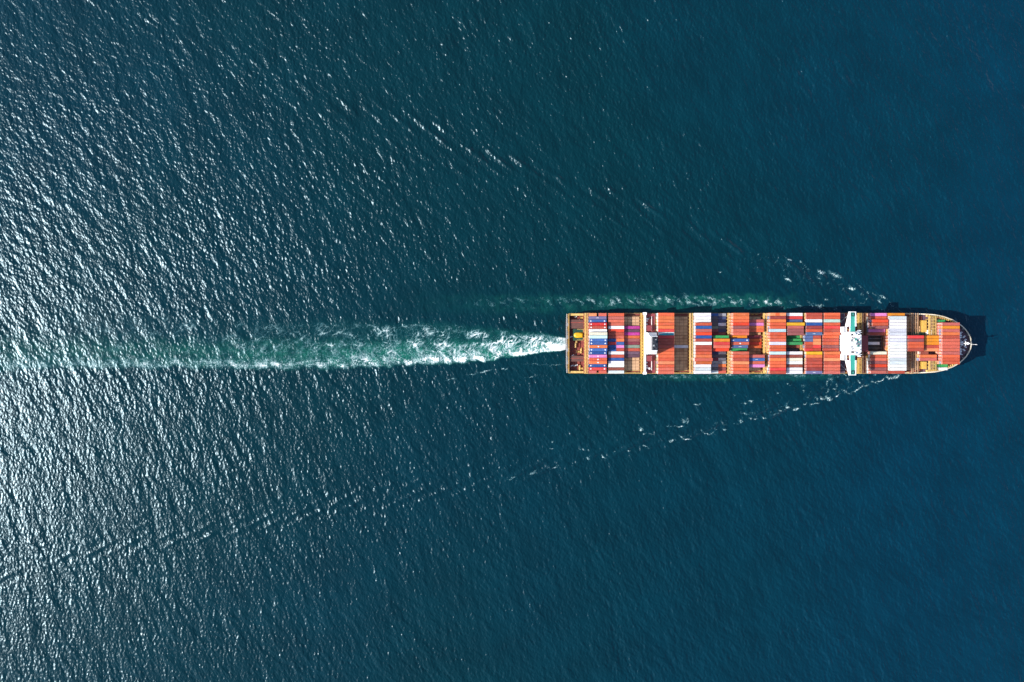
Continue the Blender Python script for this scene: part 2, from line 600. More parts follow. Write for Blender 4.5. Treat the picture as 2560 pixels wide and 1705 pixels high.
def stern_wake(px, py):
    v, s = wake_v(px, py)
    s = np.maximum(s, 0)
    wxx = px + 11 * fbm(px / 28, py / 28, 101, 2)
    wyy = py + 11 * fbm(px / 28, py / 28, 102, 2)
    ymid = 868 + 0.02 * s
    u = wxx - 0.85 * np.abs(wyy - ymid)
    grow = 1 + s / 1500.0
    lace = np.maximum(ridged(u / 13, wyy / 24, 103, 5.5), 0.8 * ridged(u / 7.0 + 5, wyy / 11, 104, 4.6))
    lace2 = ridged(wxx / 22, wyy / 22, 105, 7.0)
    lace3 = ridged(wxx / 10, wyy / 10, 109, 7.0)
    speck = fbm(px / 3.2, py / 3.2, 106, 2)
    # plumes thrown off one after the other by the propeller: slanted, evenly spaced, widening aft
    uu = u + 9 * fbm(px / 20, py / 20, 111, 3)
    ph = 150.0 * np.log1p(np.maximum(s + 0.85 * np.abs(wyy - ymid) + 9 * fbm(px / 22, py / 22, 112, 3), 0) / 150.0) / 17.0
    plume = np.clip(1 - np.abs(np.sin(np.pi * ph)) * 2.0, 0, 1) * np.clip(0.55 + 1.1 * fbm(px / 24, py / 14, 113, 3), 0, 1)
    lace = np.maximum(0.75 * lace, plume)
    puff = np.clip(0.5 + 1.1 * fbm(u / 26, wyy / 22, 107, 3), 0, 1.3)
    gate = np.clip(0.35 + 1.5 * fbm(px / 45, py / 30, 108, 3), 0, 1.2)
    inside = sstep(-0.04, 0.06, v) * sstep(1.10, 0.90, v)
    edge_b = np.exp(-((v - 0.085) / 0.095) ** 2)
    core = np.exp(-((v - 0.22) / 0.20) ** 2)
    mid = sstep(0.10, 0.3, v) * sstep(0.62, 0.42, v)
    up = sstep(0.35, 0.55, v) * sstep(1.06, 0.86, v)
    d = edge_b * (0.85 * np.exp(-s / 620) + 0.55 * np.exp(-s / 2600)) * (0.35 + 0.75 * puff + 0.9 * speck) * np.clip(0.75 + 1.1 * fbm(px / 22, py / 16, 110, 3), 0.15, 1.4)
    d += core * np.exp(-s / 260) * (0.02 + 0.80 * puff + 0.5 * lace * puff + 0.8 * speck)
    d += mid * np.exp(-s / 430) * 1.3 * (lace * (0.30 + 0.7 * puff) + 0.5 * lace2 * gate + 0.25 * lace3 * gate + 0.10 * puff)
    d += up * np.exp(-s / 470) * 1.35 * (lace * (0.25 + 0.6 * gate) + 0.5 * lace2 * gate + 0.35 * lace3 * gate)
    d += 0.30 * inside * (lace2 + 0.8 * lace3 + 0.9 * lace) * gate * np.exp(-s / 1600) * sstep(0.0, 0.3, v)
    d += inside * np.exp(-s / 38) * (0.65 + 0.5 * speck)
    return (d + 0.14 * speck * inside - 0.05) * inside * sstep(-6, 14, px) * (px < 1418)


foam_object('wake_foam', 2, 1419, 770, 950, stern_wake, 'long braided white foam trail churned up behind the stern')


def port_side(px, py):
    yc = np.interp(px, [1000, 1425, 1600, 1800, 1900, 2000, 2070, 2100], [760, 755, 751, 752, 756, 761, 770, 776])
    hw = np.interp(px, [1000, 1400, 1700, 1900, 2000, 2100], [20, 17, 15, 11, 8, 5])
    t = (py - yc + 9 * fbm(px / 18, py / 18, 121, 3)) / hw
    puff = fbm(px / 16 - py / 30, py / 13, 122, 4, 0.6)
    fil = ridged(px / 9 + 5 * puff, py / 14, 123, 3.0)
    k = np.interp(px, [900, 1150, 1400, 1650, 1900, 2010, 2090], [0.0, 0.14, 0.42, 0.80, 1.15, 1.15, 0.5])
    fil2 = ridged(px / 5 + 3 * puff, py / 7, 124, 3.4)
    return np.exp(-t * t * 1.5) * k * np.clip(2.6 * np.clip(puff + 0.05, 0, 1) * (0.25 + 0.75 * fil2) + 0.45 * fil * np.clip(0.3 + puff, 0, 1), 0, 1.5)


foam_object('hull_foam', 900, 2095, 705, 790, port_side, 'pale broken foam drifting along the shaded port side of the hull', thr=0.09)


def starboard_side(px, py):
    t = np.clip((py - 934) / np.interp(px, [1400, 1560, 1700, 1900, 2060, 2180], [10, 12, 12, 13, 10, 8]), -1, 3)
    k = np.interp(px, [1400, 1560, 1640, 1760, 1950, 2060, 2180], [0.05, 0.25, 0.6, 0.85, 0.85, 0.5, 0.2])
    wx = px + 8 * fbm(px / 16, py / 10, 133, 2)
    wy = py + 4 * fbm(px / 16, py / 10, 134, 2)
    fil = np.maximum(ridged(wx / 19 + wy / 9, wy / 4.6, 131, 4.2), 0.7 * ridged(wx / 7, wy / 5, 135, 4.0))
    puff = fbm(px / 13, py / 7, 132, 4, 0.6)
    gate = np.clip(0.5 + 1.3 * fbm(px / 48, py / 20, 136, 2), 0.1, 1.3)
    return np.exp(-(t - 0.35) ** 2 * 2.2) * k * gate * (0.06 + 0.9 * fil * np.clip(0.45 + 1.2 * puff, 0, 1) + 0.6 * np.clip(puff, 0, 1))


foam_object('hull_foam', 1400, 2180, 932, 962, starboard_side, 'thin lacy foam strip along the sunlit starboard side of the hull', thr=0.09)

# breaking crests thrown off by the bow: (x, y, length, thickness, tilt in degrees, strength)
PORT_CAPS = [(2206, 743, 17, 6, 25, 1.0), (2200, 755, 12, 5, 20, 0.6), (2170, 733, 8, 5, 45, 0.9), (2129, 721, 15, 8, 30, 1.0), (2086, 689, 27, 12, 25, 1.0),
             (2052, 682, 18, 9, 20, 1.0), (2046, 695, 10, 6, 10, 0.5), (2013, 666, 9, 5, 40, 0.8), (2003, 656, 8, 4, 35, 0.5), (1972, 651, 11, 6, 45, 0.9),
             (1963, 642, 10, 4, 50, 0.45), (1969, 699, 20, 7, 30, 0.8), (2066, 749, 12, 4, 8, 0.7), (2155, 759, 14, 3, 10, 0.5), (1800, 680, 9, 4, 5, 0.6),
             (2188, 738, 22, 2.5, 38, 0.5), (2230, 762, 26, 2.5, 38, 0.55), (2150, 716, 30, 3, 38, 0.35), (2250, 776, 14, 2.5, 36, 0.4)]
STAR_CAPS = [(2238, 943, 24, 8, -20, 1.0), (2222, 945, 16, 9, 10, 0.9), (2203, 951, 22, 3.5, -28, 1.0), (2186, 958, 14, 5, 20, 0.9), (2168, 963, 10, 6, -20, 0.7),
             (2154, 967, 16, 4, -35, 1.0), (2140, 977, 20, 3.5, -25, 1.0), (2150, 956, 14, 4, 40, 0.8), (2118, 981, 20, 5, 35, 0.95), (2108, 975, 14, 4, 25, 0.6),
             (2094, 991, 12, 5, -25, 0.9), (2072, 999, 14, 9, 20, 1.0), (2055, 998, 11, 10, 40, 0.9), (2068, 960, 6, 18, 10, 0.6), (2085, 972, 12, 4, 25, 0.6),
             (2070, 978, 5, 14, 5, 0.5), (2092, 965, 5, 12, 10, 0.55), (2032, 1011, 14, 4, -15, 0.9), (2044, 1008, 10, 4, -20, 0.7), (2013, 1010, 9, 5, -20, 0.6),
             (1991, 1023, 15, 5, -8, 1.0), (1968, 1019, 10, 6, 25, 0.7), (1950, 1027, 10, 6, 30, 0.7), (1940, 1034, 22, 3, -25, 0.5), (1908, 1046, 8, 5, 20, 0.8),
             (1888, 1048, 11, 4, -5, 0.9), (1875, 1046, 8, 5, 25, 0.8), (1862, 1034, 10, 5, 15, 0.5), (1852, 1053, 8, 8, 30, 0.8), (1846, 1060, 12, 3, -30, 0.5),
             (1811, 1074, 10, 3.5, 15, 0.9), (1790, 1072, 8, 4, 20, 0.5), (1805, 1057, 9, 5, 40, 0.55), (1765, 1085, 14, 4, 25, 0.9), (1780, 1083, 14, 3, -22, 0.6),
             (1753, 1077, 8, 4, 50, 0.5), (1718, 1053, 5, 15, 10, 0.9), (1708, 1054, 9, 12, 20, 0.6), (1700, 1067, 22, 4, 0, 0.95), (1672, 1066, 14, 4, -5, 0.5),
             (1602, 1075, 8, 11, 20, 0.9), (1627, 1086, 7, 4, 20, 0.6), (1612, 1085, 6, 4, 20, 0.6), (1716, 1098, 20, 5, 15, 0.95), (1703, 1092, 12, 4, 15, 0.7),
             (1680, 1103, 14, 7, -10, 0.8), (1614, 1117, 13, 3.5, 30, 1.0), (1572, 1129, 9, 4, -5, 0.9), (1534, 1130, 6, 5, 20, 0.6), (1505, 1142, 8, 6, 50, 0.9),
             (1512, 1145, 6, 3, 10, 0.7), (1470, 1147, 8, 5, 30, 0.9), (1379, 1122, 8, 3.5, 15, 0.9), (1471, 1125, 6, 4, 30, 0.9), (1458, 1123, 7, 4, 30, 0.8),
             (1449, 1124, 5, 4, 10, 0.6), (1387, 1168, 18, 4, -25, 0.7), (1333, 1182, 18, 6, -28, 0.7), (1280, 1196, 18, 5, -15, 0.75), (1745, 1012, 16, 5, -5, 0.6),
             (1738, 1012, 6, 4, 10, 0.5), (1877, 1004, 8, 6, -10, 0.8), (1863, 1010, 6, 8, 10, 0.7), (1858, 1008, 10, 3, 0, 0.4), (1975, 963, 5, 4, 0, 0.8),
             (1966, 961, 5, 4, 0, 0.7), (2008, 965, 8, 6, 10, 0.5), (1945, 982, 6, 3, 5, 0.7), (2009, 977, 4, 4, 0, 0.7), (1867, 990, 5, 4, 0, 0.5),
             (1838, 989, 6, 6, 0, 0.5), (2075, 948, 10, 6, 0, 0.7), (2120, 948, 8, 10, 10, 0.6), (2188, 938, 8, 4, 0, 0.7), (2120, 938, 26, 3, 3, 0.7), (1370, 1068, 3, 6, 15, 0.5),
             (1380, 1105, 6, 6, 0, 0.5), (1330, 942, 26, 3, -12, 0.7), (1212, 929, 30, 4, -10, 0.75), (1260, 922, 20, 4, -14, 0.7), (1128, 949, 24, 3, -10, 0.6), (1180, 936, 30, 3, -6, 0.45),
             (1390, 913, 30, 3, -6, 0.5), (1340, 911, 60, 3, 3, 0.3)]


def caps(lst, seed, arm, sgn):
    def fn(px, py):
        d = np.zeros_like(px)
        wx = px + 2.2 * fbm(px / 6, py / 6, seed, 3) + 3 * perlin(px / 14, py / 14, seed + 7)
        wy = py + 2.2 * fbm(px / 6, py / 6, seed + 3, 3) + 3 * perlin(px / 14, py / 14, seed + 8)
        for (x, y, L, T, a, k) in lst:
            T = T * 0.72
            k = k * 0.95
            c, s = math.cos(R(a)), math.sin(R(a))
            m = (np.abs(px - x) < L * 1.6 + 12) & (np.abs(py - y) < L * 1.6 + 12)
            dx, dy = wx[m] - x, wy[m] - y
            u, w = dx * c + dy * s, -dx * s + dy * c
            w = w + (u / L) ** 2 * T * 0.9           # crescents
            e = np.exp(-(2 * u / L) ** 2 - np.where(w > 0, 1.6 * w / T, 1.1 * w / T) ** 2 * 2.2)
            d[m] = np.maximum(d[m], k * e)
        br = 0.42 + 1.2 * fbm(px / 4.0, py / 4.0, seed + 5, 3) + 0.55 * ridged(px / 6, py / 6, seed + 6)
        # faint foam streaks left behind by the crests, inside the V
        ya = np.interp(px, arm[:, 0], arm[:, 1])
        ins = (ya - py) * sgn
        st_ = np.clip(fbm(px / 9 + py / 22, py / 13, seed + 9, 4, 0.6) - 0.17, 0, 1) * 1.5
        st_ *= sstep(-2, 6, ins) * np.exp(-np.maximum(ins, 0) / 42.0) * sstep(1500, 2000, px) * sstep(2270, 2190, px)
        return d * br + st_ * (0.3 + 0.9 * np.clip(0.4 + fbm(px / 3.2, py / 3.2, seed + 11, 2), 0, 1))
    return fn


foam_object('bow_wave_foam', 1780, 2275, 630, 785, caps(PORT_CAPS, 141, ARM_P, -1.0), 'scattered whitecaps of the bow wave beyond the port side', step=0.9)
foam_object('bow_wave_foam', 1105, 2275, 905, 1215, caps(STAR_CAPS, 151, ARM_S, 1.0), 'slanting line of whitecaps of the bow wave on the starboard side', step=0.9)

# ------------------------------------------------------------------ the ship
YC = -1.85
PITCH = 2.492
CW = 2.29
DECK = 10.5
HATCH = 12.5
TIER = 2.6


def row_y(i):
    return YC + (9 - i) * PITCH


ship = bpy.data.objects.new('container_ship', None)
C.objects.link(ship)
ship.location = (43.0, YC, 0)
tag(ship, 'large container ship with white bridge house and black-topped funnel steaming to the right', 'ship')
ship_inv = Matrix.Translation((-43.0, -YC, 0))


def part(o, parent=ship):
    """Parent o keeping its world-space coordinates."""
    o.parent = parent
    if parent is ship:
        o.matrix_parent_inverse = ship_inv
    return o


# half-breadths (station x: deck level, bulwark/top level, waterline)
ST = [(43.0, 23.4, 23.4, 18.0), (48, 24.0, 24.0, 21.5), (60, 24.1, 24.1, 24.0), (120, 24.1, 24.1, 24.1), (230, 24.1, 24.1, 24.1), (270, 24.1, 24.1, 23.2), (300, 23.9, 24.0, 19.6),
      (318.4, 23.2, 23.7, 14.2), (325.2, 22.4, 23.3, 11.9), (332.3, 21.2, 22.7, 9.0), (339, 19.0, 21.3, 6.2), (346.3, 15.4, 18.6, 3.1), (350, 12.9, 16.5, 1.6), (353.7, 9.6, 13.7, 0.5),
      (356.7, 6.2, 10.6, 0.3), (358.9, 3.2, 7.4, 0.25), (360.4, 1.0, 3.7, 0.2), (361.0, 0.3, 0.5, 0.15)]


def ring(level):
    out = []
    for x, d, t, w in ST:
        fwd = max(0.0, (x - 318) / 43.0)
        if level == 'keel':
            out.append((x - 4 * fwd, w * 0.8, -4.0))
        elif level == 'water':
            out.append((x - 10.5 * fwd, w, 0.6))
        elif level == 'mid':
            out.append((x - 4.5 * fwd, w + (d - w) * 0.55, 6.0))
        else:
            out.append((x, t if fwd > 0 else d, DECK + 4.4 * min(1.0, fwd * 4)))
    port = [(x, YC + h, z) for x, h, z in out]
    star = [(x, YC - h, z) for x, h, z in reversed(out)]
    return star + port[0:]


mb = MB()
# side shell
rings = [ring(k) for k in ('keel', 'water', 'mid', 'top')]
mb.loft(rings, cap=False)
hull = mb.build('hull', 'hull')
part(hull)

# decks: main deck and the raised bow deck
def deck_poly(x0, x1, key, z, inset=0.25):
    xs = sorted(set([x0, x1] + [s[0] for s in ST if x0 < s[0] < x1]))
    hb = [np.interp(x, [s[0] for s in ST], [s[key] for s in ST]) - inset for x in xs]
    return [(x, YC - h) for x, h in zip(xs, hb)] + [(x, YC + h) for x, h in reversed(list(zip(xs, hb)))]


mdk = MB().prism(deck_poly(57.0, 324.0, 1, DECK), DECK - 0.6, DECK).build('main_deck', 'deck')
part(mdk)
fdk = MB().prism(deck_poly(324.0, 360.3, 2, 13.2, 0.7), 12.0, 13.2).build('bow_deck', 'bow_deck')
part(fdk)
# sunken mooring deck at the stern
mor = MB().prism(deck_poly(43.2, 57.0, 1, 6.6, 0.3), 5.8, 6.6).build('mooring_deck', 'deck')
part(mor)
part(MB().box(56.6, 57.0, YC - 23.7, YC + 23.7, 6.6, DECK - 0.05).build('mooring_bulkhead', 'deck'))
# stern gallery: a broad rim round the open mooring deck
rim = MB()
rim.box(43.2, 44.9, YC - 23.3, YC + 23.3, DECK - 0.5, DECK + 0.02)
for s in (-1, 1):
    rim.box(44.9, 56.6, min(YC + s * 21.9, YC + s * 23.6), max(YC + s * 21.9, YC + s * 23.6), DECK - 0.5, DECK)
part(rim.build('stern_gallery', 'cream'))
for k in range(14):
    y = YC - 21.6 + k * 3.32
    part(MB().box(43.35, 44.55, y - 1.45, y + 1.45, DECK + 0.02, DECK + 0.16 + 0.05 * (k % 2)).build('gallery_plate', ['cream', 'rim', 'white'][(k * 5 + 1) % 3]))
rl = MB()
rl.box(44.9, 45.1, YC - 23.3, YC + 23.3, DECK + 0.02, DECK + 1.0)
part(rl.build('gallery_rail', 'cream'))
rl = MB()
for s in (-1, 1):
    rl.box(43.2, 43.35, YC - 23.3, YC + 23.3, DECK + 0.02, DECK + 1.1) if s < 0 else None
part(rl.build('stern_rail', 'white'))

# bow bulwark: a wall standing on the outline, cream capping on top
xs = [s[0] for s in ST if s[0] >= 300]


def rim_strip(z0, z1, inset0, inset1, x_from=300.0):
    mbr = MB()
    pts = [(s[0], s[2]) for s in ST if s[0] >= x_from]
    line = [(x, h) for x, h in pts] + [(x, -h) for x, h in reversed(pts)]
    n = len(line)
    P = [Vector((x, YC + h)) for x, h in line]
    inn = []
    for k in range(n):
        a, b_ = P[max(0, k - 1)], P[min(n - 1, k + 1)]
        t = (b_ - a).normalized()
        nrm = Vector((t.y, -t.x))
        if (nrm.dot(Vector((320, YC)) - P[k])) < 0:
            nrm = -nrm
        inn.append(nrm)
    for k in range(n - 1):
        zz = []
        for q in (k, k + 1):
            f = max(0.0, (P[q].x - 318) / 43.0)
            lift = 4.4 * min(1.0, f * 4)
            zz.append((z0 + lift, z1 + lift))
        i = len(mbr.v)
        for q, (a0, a1) in zip((k, k + 1), zz):
            po, pi = P[q] + inn[q] * inset0, P[q] + inn[q] * inset1
            mbr.v += [(po.x, po.y, a0), (pi.x, pi.y, a0), (pi.x, pi.y, a1), (po.x, po.y, a1)]
        mbr.f += [(i, i + 4, i + 5, i + 1), (i + 1, i + 5, i + 6, i + 2), (i + 2, i + 6, i + 7, i + 3), (i + 3, i + 7, i + 4, i)]
        mbr.mi += [0] * 4
    return mbr


part(rim_strip(DECK - 2.6, DECK + 0.05, 0.12, 0.40).build('bow_bulwark', 'rim'))
part(rim_strip(DECK + 0.06, DECK + 0.32, -0.05, 0.75).build('bulwark_capping', 'rim'))

# side rails along the deck edge
for s in (-1, 1):
    y = YC + s * 23.85
    m_ = MB()
    m_.box(57.2, 317, y - 0.07, y + 0.07, DECK + 0.9, DECK + 1.05)
    m_.box(57.2, 317, y - 0.07, y + 0.07, DECK + 0.45, DECK + 0.55)
    k = 57.4
    while k < 317:
        m_.box(k, k + 0.12, y - 0.06, y + 0.06, DECK, DECK + 0.9)
        k += 3.0
    part(m_.build('side_rail', 'cream'))

# ------------------------------------------------------------------ hatch covers
BAYS = {  # aft x, length
    'A': (60.1, 13.72), 'B': (75.4, 12.19), 'C': (88.1, 12.19), 'D': (113.0, 12.19), 'E': (126.1, 12.19), 'F': (142.0, 12.19), 'G': (155.9, 12.19),
    'H': (170.8, 12.19), 'I': (183.7, 12.19), 'J': (199.3, 12.19), 'K': (213.0, 12.19), 'L': (227.3, 12.19), 'M': (241.1, 12.19), 'N': (279.5, 12.19),
    'O': (292.7, 13.1), 'P': (307.1, 12.19), 'Q': (321.0, 11.3), 'R': (332.6, 13.3)}
hatch_cache = {}


def hatch_mesh(L, W, name='hatch_cover'):
    key = (round(L, 2), round(W, 2))
    if key in hatch_cache:
        return hatch_cache[key]
    m_ = MB()
    m_.box(0, L, -W / 2, W / 2, 0, HATCH - DECK - 0.12, 0)
    # plating fields standing proud between dark seams
    rows = max(1, round(W / PITCH))
    cols = 4
    for r in range(rows):
        for c in range(cols):
            x0, x1 = L * c / cols + 0.12, L * (c + 1) / cols - 0.12
            y0 = -W / 2 + W * r / rows + 0.14
            y1 = -W / 2 + W * (r + 1) / rows - 0.14
            m_.box(x0, x1, y0, y1, HATCH - DECK - 0.12, HATCH - DECK, 1)
    me = m_.mesh(name, ['hatch_rim', 'hatch'])
    hatch_cache[key] = me
    return me


def stain(o):
    return o


HROWS = [(1, 3), (4, 6), (7, 11), (12, 14), (15, 17)]
for bname, (x, L) in BAYS.items():
    if bname == 'R':
        continue
    for a, b_ in HROWS:
        if bname == 'N' and (a, b_) == (7, 11):
            continue
        if bname == 'Q' and a in (1, 15):
            continue
        W = (b_ - a + 1) * PITCH - 0.12
        yc = (row_y(a) + row_y(b_)) / 2
        part(link('hatch_cover', hatch_mesh(L + 0.5, W), None, (x - 0.25, yc, DECK)))
    if bname in 'ABCDEFGHIJKLM':
        for s in (-1, 1):     # stanchions carrying the outermost stack over the side passage
            m_ = MB()
            y = YC + s * 9 * PITCH
            for q in (0.2, 0.35, 0.65, 0.95):
                m_.box(x + q * L - 0.3, x + q * L + 0.1, y - s * 0 + s * 0.9 - 0.15, y + s * 0.9 + 0.15, DECK, HATCH - 0.25)
            m_.box(x, x + L, y + s * 0.9 - 0.2, y + s * 0.9 + 0.2, HATCH - 0.25, HATCH - 0.02)
            m_.box(x, x + L, y - s * 0.9 - 0.2, y - s * 0.9 + 0.2, HATCH - 0.25, HATCH - 0.02)
            part(m_.build('side_pedestal', 'cream' if s < 0 else 'hatch_rim'))
# dark oily stains on the hatches of nearly empty bay
M['stain'] = paint('oil_stain', (0.03, 0.024, 0.02), (0.06, 0.045, 0.035), 0.8, 0.9)

# cell guides ahead of the bridge; hold's deep shade painted as black plate
xh, Lh = BAYS['N']
hm = MB()
hm.box(xh, xh + Lh, row_y(11) - 1.2, row_y(7) + 1.2, DECK, DECK + 0.15)
part(hm.build('hold_shade_plate', 'dark'))
for k in range(6):
    yy = row_y(11) - 1.2 + k * PITCH
    part(MB().box(xh, xh + Lh, yy - 0.1, yy + 0.1, DECK + 0.15, HATCH - 0.1).build('cell_guide', 'grey'))
part(MB().box(xh + 0.3, xh + 10.5, row_y(9) - 1.0, row_y(9) + 1.0, DECK + 0.15, HATCH - 0.3).build('hold_walkway', 'white'))

# ------------------------------------------------------------------ lashing bridges
post_me = {}


def lashing_bridge(x0, x1, z, rows, mats=('cream', 'yellow'), lattice=2, step=1):
    """An athwartship gantry: walkway beams on posts, rungs between the beams, handrails."""
    ya, yb = row_y(rows[1]) - PITCH * 0.5, row_y(rows[0]) + PITCH * 0.5
    m_ = MB()
    nb = lattice
    for k in range(nb + 1):
        x = x0 + (x1 - x0) * k / nb
        m_.box(x - 0.16, x + 0.16, ya, yb, z - 0.45, z - 0.02 * k)
    gang = MB()
    g0, g1 = x0 + 0.16, x0 + (x1 - x0) / nb - 0.16
    gang.box(g0, g1, ya + 0.05, yb - 0.05, z - 0.30, z - 0.22)
    br = part(m_.build('lashing_bridge', mats[0]))
    w_ = gang.build('walkway', mats[1], br)
    y = ya + 0.2
    h = z - DECK
    key = (round(x1 - x0, 2), round(h, 2), mats[0])
    if key not in post_me:
        p = MB()
        Lx = x1 - x0
        p.box(-0.14, 0.14, -0.16, 0.16, 0, h - 0.46)
        p.box(Lx - 0.14, Lx + 0.14, -0.16, 0.16, 0, h - 0.46)
        p.box(0.16, Lx - 0.16, -0.12, 0.12, h - 0.55, h - 0.1)
        p.box(-0.05, 0.05, -0.05, 0.05, h, h + 1.1)
        post_me[key] = p.mesh('post', mats[0])
    while y < yb:
        link('post', post_me[key], br, (x0, y, DECK))
        y += PITCH * step
    rl_ = MB()
    for x in (x0 - 0.02, x1 + 0.02):
        rl_.box(x - 0.05, x + 0.05, ya, yb, z + 1.0, z + 1.1)
    rl_.build('handrail', mats[0], br)
    return br


lashing_bridge(57.0, 59.2, 15.8, (0, 18), ('cream', 'cream'))
lashing_bridge(100.7, 102.7, 17.4, (0, 18), ('yellow', 'cream'))
lashing_bridge(110.4, 112.4, 14.6, (0, 18), ('cream', 'hatch_rim'))
lashing_bridge(138.8, 141.1, 17.6, (0, 18), ('cream', 'hatch'))
lashing_bridge(168.7, 170.3, 17.8, (0, 18), ('cream', 'hatch_rim'))
lashing_bridge(196.5, 198.8, 17.6, (0, 18), ('cream', 'cream'))
lashing_bridge(225.4, 226.9, 17.6, (0, 18), ('cream', 'hatch_rim'))
lashing_bridge(271.6, 274.2, 14.8, (0, 4), ('cream', 'yellow'), 2)
lashing_bridge(271.6, 274.2, 14.8, (14, 18), ('cream', 'yellow'), 2)
lashing_bridge(275.4, 278.2, 13.4, (0, 18), ('hatch_rim', 'hatch'), 2, 2)
lashing_bridge(313.6, 318.6, 15.2, (0, 6), ('hatch', 'hatch_rim'), 3, 2)
lashing_bridge(313.6, 318.6, 15.2, (12, 18), ('hatch', 'hatch_rim'), 3, 2)
lashing_bridge(325.6, 331.2, 18.0, (1, 6), ('cream', 'cream'), 4)
lashing_bridge(325.6, 331.2, 18.0, (14, 17), ('cream', 'cream'), 4)
# solid yellow lockers behind the bow frames
part(MB().box(322.2, 325.0, row_y(5) - 1.2, row_y(2) + 0.6, DECK, 16.2).build('lashing_store', 'yellow'))
part(MB().box(322.2, 325.0, row_y(17) - 0.2, row_y(15) + 0.6, DECK, 16.2).build('lashing_store', 'yellow'))
part(MB().box(325.2, 328.6, row_y(6) - 0.9, row_y(5) + 0.5, DECK, 17.2).build('stair_tower', 'white'))
part(MB().box(335.0, 341.6, row_y(17) - 1.0, row_y(17) + 0.9, 13.2, 15.6).build('deck_locker', 'white'))
# breakwater ribs inside the bow bulwark
for k in range(16):
    for s in (-1, 1):
        x = 326 + k * 1.55
        h = np.interp(x, [q[0] for q in ST], [q[2] for q in ST])
        m_ = MB().box(x - 0.18, x + 0.18, *sorted((YC + s * (h - 0.8), YC + s * (h - 2.3))), 13.2, 15.4 - 0.01 * k)
        part(m_.build('bulwark_stay', 'cream'))
# starboard walkway clutter in cream paint at the deck edge (winch seats, vents)
random.seed(11)
for k in range(150):
    x = random.uniform(58, 322)
    if 104 < x < 112:
        continue
    s = random.choice((-1, -1, 1))
    w, d, h = random.uniform(0.5, 2.2), random.uniform(0.4, 0.9), random.uniform(0.4, 1.6)
    y = YC + s * random.uniform(22.6, 23.3)
    part(MB().box(x, x + w, y - d / 2, y + d / 2, DECK, DECK + h).build('deck_fitting', random.choice(['cream', 'yellow', 'white', 'deck', 'hatch_rim'])))

# ------------------------------------------------------------------ stern mooring gear
bol = MB()
for s in (-0.55, 0.55):
    bol.tube((s, 0, 0), (s, 0, 1.1), 0.32, n=10)
    bol.tube((s, 0, 1.1), (s, 0, 1.25), 0.42, n=10)
bol.box(-1.1, 1.1, -0.45, 0.45, 0, 0.12)
bol_me = bol.mesh('bollard', 'white')
wn_ = MB()
wn_.box(-1.6, 1.6, -0.9, -0.6, 0, 0.8)
wn_.box(-1.6, 1.6, 0.6, 0.9, 0, 0.8)
wn_.tube((-1.5, 0, 0.9), (1.5, 0, 0.9), 0.75, n=12)
for q in (-1.5, 0, 1.5):
    wn_.tube((q - 0.08, 0, 0.9), (q + 0.08, 0, 0.9), 1.05, n=12)
wn_.box(1.7, 2.7, -0.5, 0.5, 0, 1.1)
win_me = wn_.mesh('mooring_winch', 'cream')
for (px, py) in [(1430, 803), (1437, 803), (1430, 914), (1437, 914), (1447, 800), (1441, 913), (1439, 792), (1432, 888), (1428, 842)]:
    part(link('bollard', bol_me, None, (X0(px) * 0.99, Y0(py) * 0.99, 6.6), (0, 0, R(20))))
for (px, py, a) in [(1441, 853, 90), (1439, 864, 90), (1447, 879, 0), (1453, 878, 90), (1456, 794, 0), (1456, 921, 0), (1449, 921, 90)]:
    part(link('mooring_winch', win_me, None, (X0(px) * 0.99, Y0(py) * 0.99, 6.6), (0, 0, R(a))))
plat = MB().box(48.4, 56.5, Y0(851.5), Y0(823), 6.6, 9.3)
part(plat.build('lifeboat_platform', 'green'))
fr = MB()
for y in (Y0(823.5), Y0(850)):
    fr.box(51.5, 56.5, y - 0.15, y + 0.15, 9.3, 9.6)
fr.box(56.3, 56.6, Y0(850), Y0(823.5), 9.3, 9.6)
part(fr.build('davit_frame', 'cream'))
# gantry girders over the mooring deck
for y, w in ((Y0(807), 0.35), (Y0(895), 0.3)):
    part(MB().box(44.95, 56.5, y - w, y + w, 9.7, 10.2).build('deck_girder', 'deck'))
part(MB().box(50.6, 50.9, YC - 21.8, YC + 21.8, 9.0, 9.4).build('deck_girder', 'dark'))
part(MB().box(45.0, 56.5, Y0(823) + 0.4, Y0(800), 9.75, 10.1).build('deck_canopy', 'dark_brown'))
part(MB().box(45.0, 56.5, Y0(903), Y0(889), 9.75, 10.1).build('deck_canopy', 'dark_brown'))

# lifeboat: an enclosed boat on its platform
lb = MB()
prof = [(0.0, 0.25), (0.04, 0.55), (0.14, 0.86), (0.32, 1.0), (0.6, 1.0), (0.86, 0.92), (1.0, 0.80)]
rings = []
LBX0, LBL, LBW = 48.9, 7.2, 2.15
LBY = Y0(838.2)
for t, w in prof:
    x = LBX0 + t * LBL
    rr = []
    for k in range(14):
        a = 2 * math.pi * k / 14
        cy, cz = math.cos(a), math.sin(a)
        rr.append((x, LBY + LBW * w * cy, 10.7 + (1.35 * w * cz if cz > 0 else 1.25 * w * cz)))
    rings.append(rr)
lb.loft(rings)
boat = bpy.data.objects.new('lifeboat', None)
C.objects.link(boat)
boat.location = (LBX0 + 3.6, LBY, 9.35)
tag(boat, 'yellow enclosed lifeboat on the green platform at the stern', 'lifeboat')
binv = Matrix.Translation((-LBX0 - 3.6, -LBY, -9.35))
bb = lb.build('hull', 'lifeboat')
part(bb, boat)
bb.matrix_parent_inverse = binv
for p in bb.data.polygons:
    p.use_smooth = True
cb = MB().box(LBX0 + 4.6, LBX0 + 6.4, LBY - 0.8, LBY + 0.8, 11.7, 12.6).build('cockpit', 'lifeboat')
part(cb, boat)
cb.matrix_parent_inverse = binv
